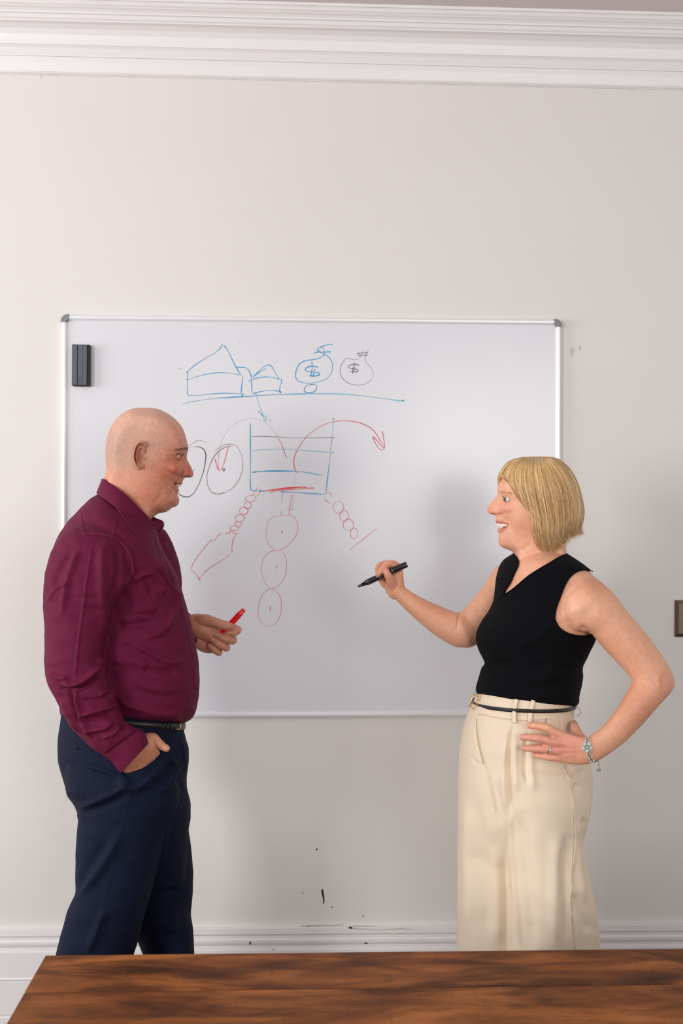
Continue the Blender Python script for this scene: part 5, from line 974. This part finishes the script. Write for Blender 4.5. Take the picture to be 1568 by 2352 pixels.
# ---- black sleeveless top
folds(top_m, [
    ([(1134, 1384), (1165, 1366), (1205, 1336), (1250, 1306), (1290, 1284)], 2.0, -1.4), ([(1128, 1398), (1180, 1370), (1230, 1336), (1280, 1300)], 2.2, 1.2), ([(1120, 1528), (1160, 1520), (1215, 1530), (1270, 1524)], 6, -4), ([(1108, 1542), (1150, 1556), (1210, 1560), (1290, 1548)], 7, 4), ([(1106, 1570), (1170, 1588), (1240, 1578), (1310, 1560)], 6, -3), ([(1112, 1590), (1180, 1600), (1260, 1596), (1318, 1590)], 5, 2.5), ([(1336, 1536), (1300, 1530), (1270, 1540)], 5, -2.5), ([(1346, 1512), (1310, 1520), (1280, 1536)], 6, 3),
    ([(1330, 1470), (1320, 1500), (1300, 1560), (1290, 1610)], 1.6, -1.5), ([(1270, 1430), (1240, 1460), (1190, 1490)], 9, 3), ([(1365, 1472), (1345, 1500), (1330, 1520)], 6, 4)], noise=.5, nscale=60, seed=11)
tree_top = bvh(top_m)
top_c = snap_cut(top_m, [P_neck, P_arm], [DWC+.12, DWC+.04])
to = link('sleeveless_top', top_c, M['knit'], pwm)
sm = to.modifiers.new('solid', 'SOLIDIFY'); sm.thickness = .0022; sm.offset = 0.3
for nm, pts in (('neckline_binding', [(1302, 1273.5), (1285, 1280), (1267, 1291), (1244, 1304), (1222, 1317.5), (1203, 1332), (1186, 1347), (1170, 1359), (1154, 1369.5), (1140, 1378)]), ('neckline_binding', [(1156, 1367), (1159, 1355), (1167.5, 1343), (1174.5, 1329), (1181, 1314), (1186.5, 1303), (1189.5, 1294), (1188.5, 1286), (1182.5, 1275)]),
                ('armhole_binding', [(1371, 1319), (1358, 1311), (1346, 1308.5), (1336, 1309), (1326, 1312), (1316, 1317.5), (1306, 1327.5), (1298, 1340.5), (1292, 1354.5), (1286, 1370), (1279.5, 1387), (1274.5, 1404), (1273, 1417), (1274.5, 1426), (1283, 1441.5), (1294, 1450), (1306, 1456), (1323, 1460), (1342, 1461.5), (1352, 1460), (1358, 1458)])):
    P = cat(pts, 5); S, Nn = on_surf(tree_top, P, .0005)
    if len(S) > 4:
        for _ in range(4): S[1:-1] = (S[:-2]+2*S[1:-1]+S[2:])/4
        V, f = tube(S, .0021, 8, 1); mk(nm, V, f, M['knit'], to)
# ---- cream trousers
def zw(l): return [(1020+x/3.675, 1560+y/3.675) for x, y in l]
hrow = [(1099, 1590, 1318, 1612, DWC, .128, -.03), (1090, 1604, 1318, 1620, DWC, .131, -.03), (1079, 1625, 1318, 1636, DWC, .135, -.03), (1069, 1650, 1320, 1658, DWC, .139, -.03), (1062, 1675, 1326, 1680, DWC, .143, -.03), (1056, 1705, 1340, 1706, DWC, .147, -.03), (1053.5, 1735, 1352, 1736, DWC, .15, -.03), (1052, 1775, 1361, 1775, DWC, .152, -.03), (1051, 1830, 1361, 1830, DWC, .152, -.025), (1050.5, 1875, 1356, 1875, DWC, .15, -.02), (1051, 1900, 1346, 1900, DWC, .146, -.02), (1053, 1950, 1325, 1945, 2.40, .128, -.01), (1056, 2020, 1310, 2020, 2.41, .105, 0), (1060, 2090, 1290, 2090, 2.42, .08, 0)]
nl_w = [(1120, 1690, 1300, 1690, 2.37, .06), (1118, 1740, 1330, 1740, 2.35, .09), (1118, 1790, 1350, 1785, 2.335, .112), (1134, 1850, 1359, 1850, 2.335, .122), (1150, 1900, 1348, 1905, 2.335, .123), (1155, 1925, 1340, 1927, 2.335, .123), (1157, 1950, 1341, 1948, 2.335, .124), (1160, 1990, 1347, 1985, 2.335, .125), (1163, 2044, 1358, 2036, 2.335, .127), (1164, 2100, 1371, 2100, 2.335, .13), (1164, 2180, 1380, 2180, 2.335, .133), (1166, 2300, 1392, 2300, 2.335, .136), (1168, 2450, 1400, 2450, 2.335, .138), (1168, 2640, 1405, 2640, 2.335, .138)]
fl_w = [(1090, 1700, 1200, 1700, 2.44, .05), (1062, 1780, 1220, 1780, 2.46, .09), (1052, 1860, 1250, 1860, 2.44, .125), (1050, 1950, 1260, 1950, 2.43, .132), (1048.5, 2050, 1270, 2050, 2.43, .135), (1048, 2180, 1280, 2180, 2.43, .138), (1047, 2350, 1285, 2350, 2.43, .14), (1046, 2620, 1285, 2620, 2.43, .14)]
tw_m = voxel([loft(hrow, 110, 3, 3, 2.15), loft(nl_w, 100, 4, 3, 2.2), loft(fl_w, 90, 5, 3, 2.2)], .0032, 9, 'trousers')
folds(tw_m, [
    (zw([(590, 392), (560, 470), (548, 560), (540, 680), (540, 800), (552, 1000), (556, 1200)]), 4.5, -7, 'r'), (zw([(555, 480), (515, 640), (500, 860), (520, 1150)]), 7, 4), (zw([(600, 480), (600, 700), (610, 960)]), 8, 4), (zw([(712, 440), (688, 520), (680, 650), (676, 780), (700, 900)]), 3.6, -5), (zw([(740, 560), (735, 760), (760, 950)]), 7, 3),
    (zw([(548, 1000), (562, 1200), (578, 1450), (600, 1750), (625, 2000), (650, 2280)]), 4, 6), (zw([(640, 1100), (680, 1500), (720, 1900), (760, 2280)]), 16, -6), (zw([(560, 1700), (572, 1950), (598, 2280)]), 4, -4),
    (zw([(272, 330), (272, 440), (290, 560), (330, 720), (378, 850), (430, 1080), (478, 1250)]), 3.0, -5), (zw([(225, 650), (260, 700), (300, 722), (328, 722)]), 2.6, -2.5), (zw([(200, 900), (270, 1200), (320, 1600), (350, 2000), (360, 2280)]), 20, -5), (zw([(180, 1000), (190, 1500), (200, 2200)]), 12, 4), (zw([(430, 1400), (440, 1800), (450, 2250)]), 14, 5),
    (zw([(1008, 730), (1050, 830), (1075, 950), (1090, 1150), (1095, 1350), (1078, 1600), (1072, 1900), (1100, 2280)]), 1.8, -3, 't'), (zw([(1130, 880), (1100, 940), (1085, 960)]), 6, -4), (zw([(1040, 1300), (1010, 1600), (1030, 1900), (1060, 2200)]), 12, -7), (zw([(960, 1250), (940, 1600), (930, 2000), (940, 2280)]), 16, 5), (zw([(1180, 1160), (1165, 1300), (1175, 1450)]), 7, -7), (zw([(1210, 1150), (1190, 1290)]), 5, 4), (zw([(1140, 1150), (1130, 1350), (1140, 1600), (1180, 1900)]), 9, 5), (zw([(1090, 1800), (1160, 1950), (1230, 2150)]), 10, -5), (zw([(1240, 1850), (1280, 2050), (1300, 2250)]), 8, 3),
    (zw([(1000, 720), (1080, 800), (1200, 780)]), 7, -3), (zw([(290, 292), (440, 322), (600, 342), (740, 346), (860, 330), (1085, 290)]), 1.4, -1.8, 't'), (zw([(862, 330), (862, 400)]), 2, -3), (zw([(962, 315), (985, 380), (985, 440)]), 1.6, -2), (zw([(1060, 420), (1085, 360), (1100, 300)]), 4, -3)], noise=.7, nscale=90, seed=21, gain=1.5)
twm = link('trousers', tw_m, M['cream'], pwm)
t_tw = bvh(tw_m)
for l, w_ in (([(290, 292), (440, 322), (600, 342), (740, 346), (860, 330), (1085, 290)], .001), ([(1008, 735), (1050, 830), (1075, 950), (1090, 1150), (1095, 1350), (1078, 1600), (1072, 1900), (1100, 2280)], .001), ([(272, 330), (272, 440), (290, 560), (330, 720)], .0012), ([(862, 332), (862, 385)], .0012)): ribbon_on(t_tw, zw(l), w_, .0012, 'seam', M['cream2'], twm, .0006, 5)
for l in ([(1187, 1608), (1184, 1620), (1181.5, 1640), (1182, 1661)], [(1224, 1610), (1220.5, 1622), (1217, 1640), (1216.5, 1658)]): ribbon_on(t_tw, l, .0088, .0058, 'belt_loop', M['cream'], twm, .0022, 5)
V, f = tube(W([(1322, 1619, 2.38), (1330, 1629, 2.375), (1333, 1638, 2.375), (1324, 1645, 2.38)]), .0009, 6, 4); mk('belt_loop', V, f, M['cream'], twm)
V, f = ring_band((1089, 1612), (1318.5, 1622), DWC, .1395, 8.6, .003, 16, e=2.15, thick=.0022, sh=-.03); bl = mk('belt', V, f, M['leather'], pwm); bl['label'] = 'thin black leather belt with gold toggle buckle'
bc = hit(t_tw, 1096, 1617, .006)[0]
if bc is None: bc = W([[1092, 1613, 2.37]])[0]
bd = PX(bc)[0, 2]
V, f = tube(W([(1090+8.5*math.cos(t), 1613+17*math.sin(t), bd-.004*math.cos(t)) for t in np.linspace(0, 2*math.pi, 20)]), .0016, 8, 2, cap=False); mk('buckle_ring', V, f, M['gold'], bl)
V, f = tube(W([(1077, 1623, bd-.003), (1083, 1606, bd-.005), (1087, 1594, bd-.003)]), .0014, 8, 2); mk('buckle_toggle', V, f, M['gold'], bl)
c_ = W([[1097.5, 1616.5, bd-.004]])[0]; V, f = box(c_[0]-.0035, c_[0]+.0035, c_[1]-.002, c_[1]+.002, c_[2]-.006, c_[2]+.006, .0006); mk('buckle_plate', V, f, M['gold'], bl)
# rings and bracelet
def wrap(a, b, c, r, name, m_, parent, n=14):
    """a band round a finger: centre, axis direction, radius"""
    ax = b/np.linalg.norm(b); u = np.cross(ax, [0.1, 1, 0]); u /= np.linalg.norm(u); v = np.cross(ax, u); t = np.linspace(0, 2*math.pi, n*2)
    V, f = tube(np.array([a+c*(math.cos(q)*u+math.sin(q)*v) for q in t]), r, 8, 1, cap=False); return mk(name, V, f, m_, parent)
fa = W([[1268, 1723, 2.205]])[0]; fb = W([[1246, 1720, 2.206]])[0]; fax = fb-fa
for k, t in enumerate((.30, .52)):
    o = wrap(fa+fax*t, fax, 9.7*2.205/F*1.02, .0011, 'ring', M['silver'], pwm)
    for q in range(5 if k == 0 else 1):
        cc = fa+fax*t+np.array([0, -9.7*2.205/F*1.02, 0])+UP*(q-2)*.0026*(1 if k == 0 else 0)+(UP*.003 if k else 0); V, f = ellipsoid(cc, .0014 if k == 0 else .0026, .0014, .0014 if k == 0 else .0026, 8, 6); mk('gemstone', V, f, M['silver'], o)
br = empty('bracelet', (0, 0, 0)); bpos = W([[1355, 1722, 2.17]])[0]; br.location = bpos; br.parent = pwm; br.matrix_parent_inverse = Matrix.Translation(-Vector(pwm.location)); br['label'] = 'bracelet of milky beads with a flower and a hanging cord'
def bead(x, y, r, m_=None, lift=.001):
    r *= .85
    q, n_ = hit(tb_w, x, y, lift+r*2.2/F*.6)
    if q is None: q = W([[x, y, 2.2]])[0]
    k = r*2.2/F; V, f = ellipsoid(q, k, k, k, 12, 8); V = V-bpos
    o = bpy.data.objects.new('bead', newmesh('bead', V, f)); C.objects.link(o); o.data.materials.append(m_ or M['bead']); o.data.polygons.foreach_set('use_smooth', [True]*len(o.data.polygons)); o.parent = br
for x, y, r in ((1344, 1697, 2.6), (1350, 1696.5, 2.8), (1353, 1700, 2.8), (1343, 1704, 2.6), (1349, 1704.5, 2.4), (1355, 1706, 2.4), (1348, 1732, 2.8), (1354, 1730, 3.0), (1358, 1737.5, 3.0), (1352, 1741, 2.8), (1362, 1746, 3.0), (1355.5, 1747.5, 3.0), (1347, 1738, 2.0), (1358, 1726, 2.2)): bead(x, y, r)
for k in range(5): a = k*1.257+.3; bead(1348+8.6*math.cos(a), 1716+8.4*math.sin(a), 6.2, lift=-.002)
bead(1348, 1716, 3.4, lift=.003)
def on_hand(pts, lift): S, _ = on_surf(tb_w, cat(pts, 4), lift); return S
for pts in ([(1347, 1694), (1350, 1705), (1348, 1716), (1352, 1732), (1358, 1748)],):
    S = on_hand(pts, .001); V, f = tube(S, .0011, 6, 1); V = V-bpos; o = bpy.data.objects.new('cord', newmesh('cord', V, f)); C.objects.link(o); o.data.materials.append(M['cord']); o.parent = br
V, f = join([tube(W([(1361, 1750, 2.19), (1368, 1750, 2.19), (1373.5, 1747, 2.19), (1374.5, 1756, 2.19), (1374.5, 1766, 2.19)]), .0009, 6, 4)]); V = V-bpos
o = bpy.data.objects.new('cord', newmesh('cord', V, f)); C.objects.link(o); o.data.materials.append(M['cord']); o.parent = br
for x, y in ((1371.5, 1769.5), (1377, 1769)):
    q = W([[x, y, 2.19]])[0]-bpos; V, f = ellipsoid(q, .0026, .0026, .0026, 10, 6); o = bpy.data.objects.new('bead', newmesh('bead', V, f)); C.objects.link(o); o.data.materials.append(M['cord']); o.parent = br
shoes(1285, 2.33, -1, pwm); shoes(1165, 2.46, -1, pwm)
# ---- blonde bob: a shell under thousands of strands
prof_h = [(1146, 1094, 300), (1148, 1082, 120), (1153, 1074, 80), (1164, 1061, 60), (1183, 1053, 56), (1202, 1049.5, 56), (1243, 1048.5, 56), (1270, 1050, 56), (1286, 1055.5, 56), (1305.5, 1072, 58), (1320.5, 1093, 60), (1330, 1118, 60), (1336, 1142, 60), (1339.5, 1169, 60), (1338, 1192, 60), (1332, 1212, 70), (1324, 1228, 200), (1305, 1236, 400), (1298, 1250, 500), (1275, 1262, 600), (1248, 1262, 600), (1234, 1252, 600), (1224, 1235, 600), (1217, 1212, 600), (1215, 1186, 600), (1202, 1170, 600), (1186, 1148, 600), (1174, 1128, 600), (1163, 1108, 600), (1154, 1096, 600)]
ctrl_h = [(1240, 1100, 82), (1285, 1120, 78), (1200, 1095, 72), (1172, 1095, 58), (1158, 1090, 46), (1185, 1125, 68), (1205, 1150, 74), (1225, 1180, 78), (1240, 1160, 84), (1290, 1160, 80), (1320, 1170, 56), (1225, 1220, 74), (1240, 1245, 72), (1265, 1250, 72), (1290, 1235, 66), (1315, 1215, 52), (1310, 1100, 62), (1260, 1070, 60)]
RH = Relief(prof_h, (1245, 1150), ctrl_h, None, NA=300, NR=60, wmax=95)
RH.extra = lambda P: np.full(len(P), -8.0); V, f = RH.mesh(DWC); RH.extra = None
guides = [
 [(1198, 1051), (1172, 1062), (1155, 1078), (1147, 1096), (1149, 1116), (1158, 1133), (1171, 1145)],
 [(1201, 1050), (1178, 1062), (1163, 1080), (1159, 1102), (1172, 1130), (1192, 1160), (1216, 1190), (1236, 1218), (1248, 1250)],
 [(1206, 1049.5), (1188, 1066), (1178, 1090), (1184, 1124), (1202, 1160), (1222, 1196), (1240, 1232), (1262, 1270)],
 [(1214, 1049), (1202, 1072), (1198, 1104), (1206, 1142), (1216, 1180), (1220, 1212), (1226, 1240), (1240, 1272)],
 [(1222, 1048.5), (1216, 1076), (1218, 1112), (1226, 1150), (1234, 1188), (1236, 1220), (1240, 1248), (1252, 1276)],
 [(1234, 1048), (1236, 1080), (1244, 1120), (1252, 1160), (1258, 1198), (1260, 1232), (1264, 1256), (1274, 1278)],
 [(1246, 1048), (1256, 1080), (1268, 1118), (1276, 1156), (1280, 1194), (1278, 1226), (1280, 1246), (1294, 1262)],
 [(1256, 1048.5), (1276, 1078), (1292, 1112), (1300, 1150), (1302, 1188), (1298, 1216), (1300, 1232), (1318, 1240)],
 [(1266, 1049.5), (1292, 1074), (1312, 1106), (1322, 1142), (1325, 1178), (1320, 1204), (1320, 1220), (1334, 1232)],
 [(1272, 1050.5), (1302, 1070), (1324, 1104), (1334, 1142), (1337, 1176), (1331, 1204), (1330, 1218), (1342, 1229)]]
def resamp(g, n=40):
    Q = cat(g, 8); L = np.r_[0, np.cumsum(np.linalg.norm(np.diff(Q, axis=0), axis=1))]; t = np.linspace(0, L[-1], n); return np.stack([np.interp(t, L, Q[:, 0]), np.interp(t, L, Q[:, 1])], 1)
GD = np.array([resamp(g) for g in guides]); NG = len(GD); NP = 18
def strand_set(n, side, seed):
    r = np.random.default_rng(seed); P = []; R_ = []; Cc = []
    cols = np.array([s2l(c) for c in ((226, 192, 138), (206, 166, 110), (186, 144, 92), (162, 122, 76), (236, 210, 166), (214, 176, 120))])
    for k in range(n):
        s = r.uniform(0, NG-1.001)
        if r.uniform() < .12: s = r.uniform(.8, 2.5)
        if s < .95 and r.uniform() < .6: s = r.uniform(1, NG-1.001)
        i = int(s); t = s-i; g = GD[i]*(1-t)+GD[i+1]*t; g = g.copy()
        if s < 1: g = GD[0]*(1-t)+GD[1]*t if r.uniform() < .3 else (GD[0]+r.normal(0, .8, 2) if r.uniform() < .5 else GD[1]+r.normal(0, 1, 2))
        u = np.linspace(0, 1, NP)**1.5; ln = r.uniform(.82, 1.0); uu = np.linspace(0, 1, 40); g = np.stack([np.interp(u*ln, uu, g[:, 0]), np.interp(u*ln, uu, g[:, 1])], 1)
        g[:, 1] += 3.4*np.clip(1-u/.2, 0, 1)
        clump = math.sin(s*17+1.3)+.6*math.sin(s*41+seed); wob = r.normal(0, 1.0)
        off = (1.6*clump*u**1.5+wob*u**1.2*3.2+r.normal(0, .5)*np.sin(u*6+r.uniform(0, 6))); g = g+np.stack([off, .15*off+r.normal(0, .8)*u], 1)
        lift = -.6+1.3*math.sin(s*23)*np.clip(u*2, 0, 1)+r.uniform(-2.6, 1.8)+1.5*u**3*r.uniform(-1, 1)
        w = np.maximum(RH.w(g), 8*np.clip(u*3, .02, 1)); inn = w < 25; w = np.where((u > .75) & (w < 60), np.maximum(w, np.interp(u, u, np.maximum.accumulate(w*0+w[13]))*np.clip(.95-.25*(u-.75)*4, .3, 1)), w)
        for _ in range(3): w[10:-1] = (w[9:-2]+2*w[10:-1]+w[11:])/4
        w = np.maximum(w+lift*np.clip(u*6, 0.2, 1), .5)
        P.append(W(np.hstack([g, (DWC-side*w*DWC/F)[:, None]]))); R_.append(r.uniform(.00032, .00072)*np.clip(np.minimum(u*8+.6, (1-u)*5+.12), .12, 1))
        Cc.append(cols[min(5, int(abs(r.normal(0, 1.5)+1.2*math.sin(s*13)+1.4)) % 6)]*r.uniform(.85, 1.1))
    return P, R_, Cc
hairV, hairF, hairC = [V], list(f), [np.tile(np.array(s2l((178, 140, 90))), (len(V), 1))]; nn = len(V)
for side, cnt, sd in ((1, 5200, 1), (-1, 1500, 2)):
    P, R_, Cc = strand_set(cnt, side, sd)
    for p_, r_, c_ in zip(P, R_, Cc):
        T = np.gradient(p_, axis=0); T /= np.linalg.norm(T, axis=1)[:, None]+1e-9; A = np.cross(T, fw); A /= np.linalg.norm(A, axis=1)[:, None]+1e-9; B = np.cross(T, A)
        V3 = np.stack([p_+A*r_[:, None], p_-A*r_[:, None]*.5+B*r_[:, None]*.87, p_-A*r_[:, None]*.5-B*r_[:, None]*.87], 1).reshape(-1, 3)
        hairV.append(V3); hairC.append(np.tile(c_, (len(V3), 1)))
        for i in range(NP-1):
            for j in range(3): a = nn+i*3+j; b = nn+i*3+(j+1) % 3; hairF.append((a, b, b+3, a+3))
        nn += len(V3)
hme = newmesh('hair', np.vstack(hairV), hairF); hc = np.vstack(hairC)
at_ = hme.color_attributes.new('Col', 'FLOAT_COLOR', 'POINT'); hc = np.clip(hc*[1.2, 1.22, 1.28], 0, 1); at_.data.foreach_set('color', np.hstack([hc, np.ones((len(hc), 1))]).astype(np.float32).ravel())
hr = link('hair', hme, M['hair'], pwm); hr['kind'] = 'stuff'; hr['label'] = 'straight blonde bob of fine strands'
# ---- black marker in her raised hand
marker((821.5, 1347.5, df-.020), (934, 1296, df-.018), .0076, 'marker', 'black marker pen held by the blonde person, chisel tip bare and pointing at the whiteboard', M['blackpl'], M['blackpr'], sections=[
    ('chisel_tip', [(0, .18), (.02, .42), (.09, .55), (.10, .60)], M['blackpl']), ('barrel', [(.10, .66), (.16, .72), (.17, .92), (.20, 1.0), (.62, 1.0), (.63, .96)], M['blackpl']), ('print_band', [(.205, 1.0), (.206, 1.02), (.212, 1.02), (.213, 1.0)], M['blackpr']), ('print_band', [(.44, 1.0), (.441, 1.02), (.449, 1.02), (.45, 1.0)], M['blackpr']), ('cap', [(.66, 1.0), (.67, 1.12), (.985, 1.02), (1.0, .96), (1.0, .78), (.975, .70)], M['blackpl']), ('print_band', [(.70, 1.115), (.701, 1.13), (.709, 1.13), (.71, 1.11)], M['blackpr'])])
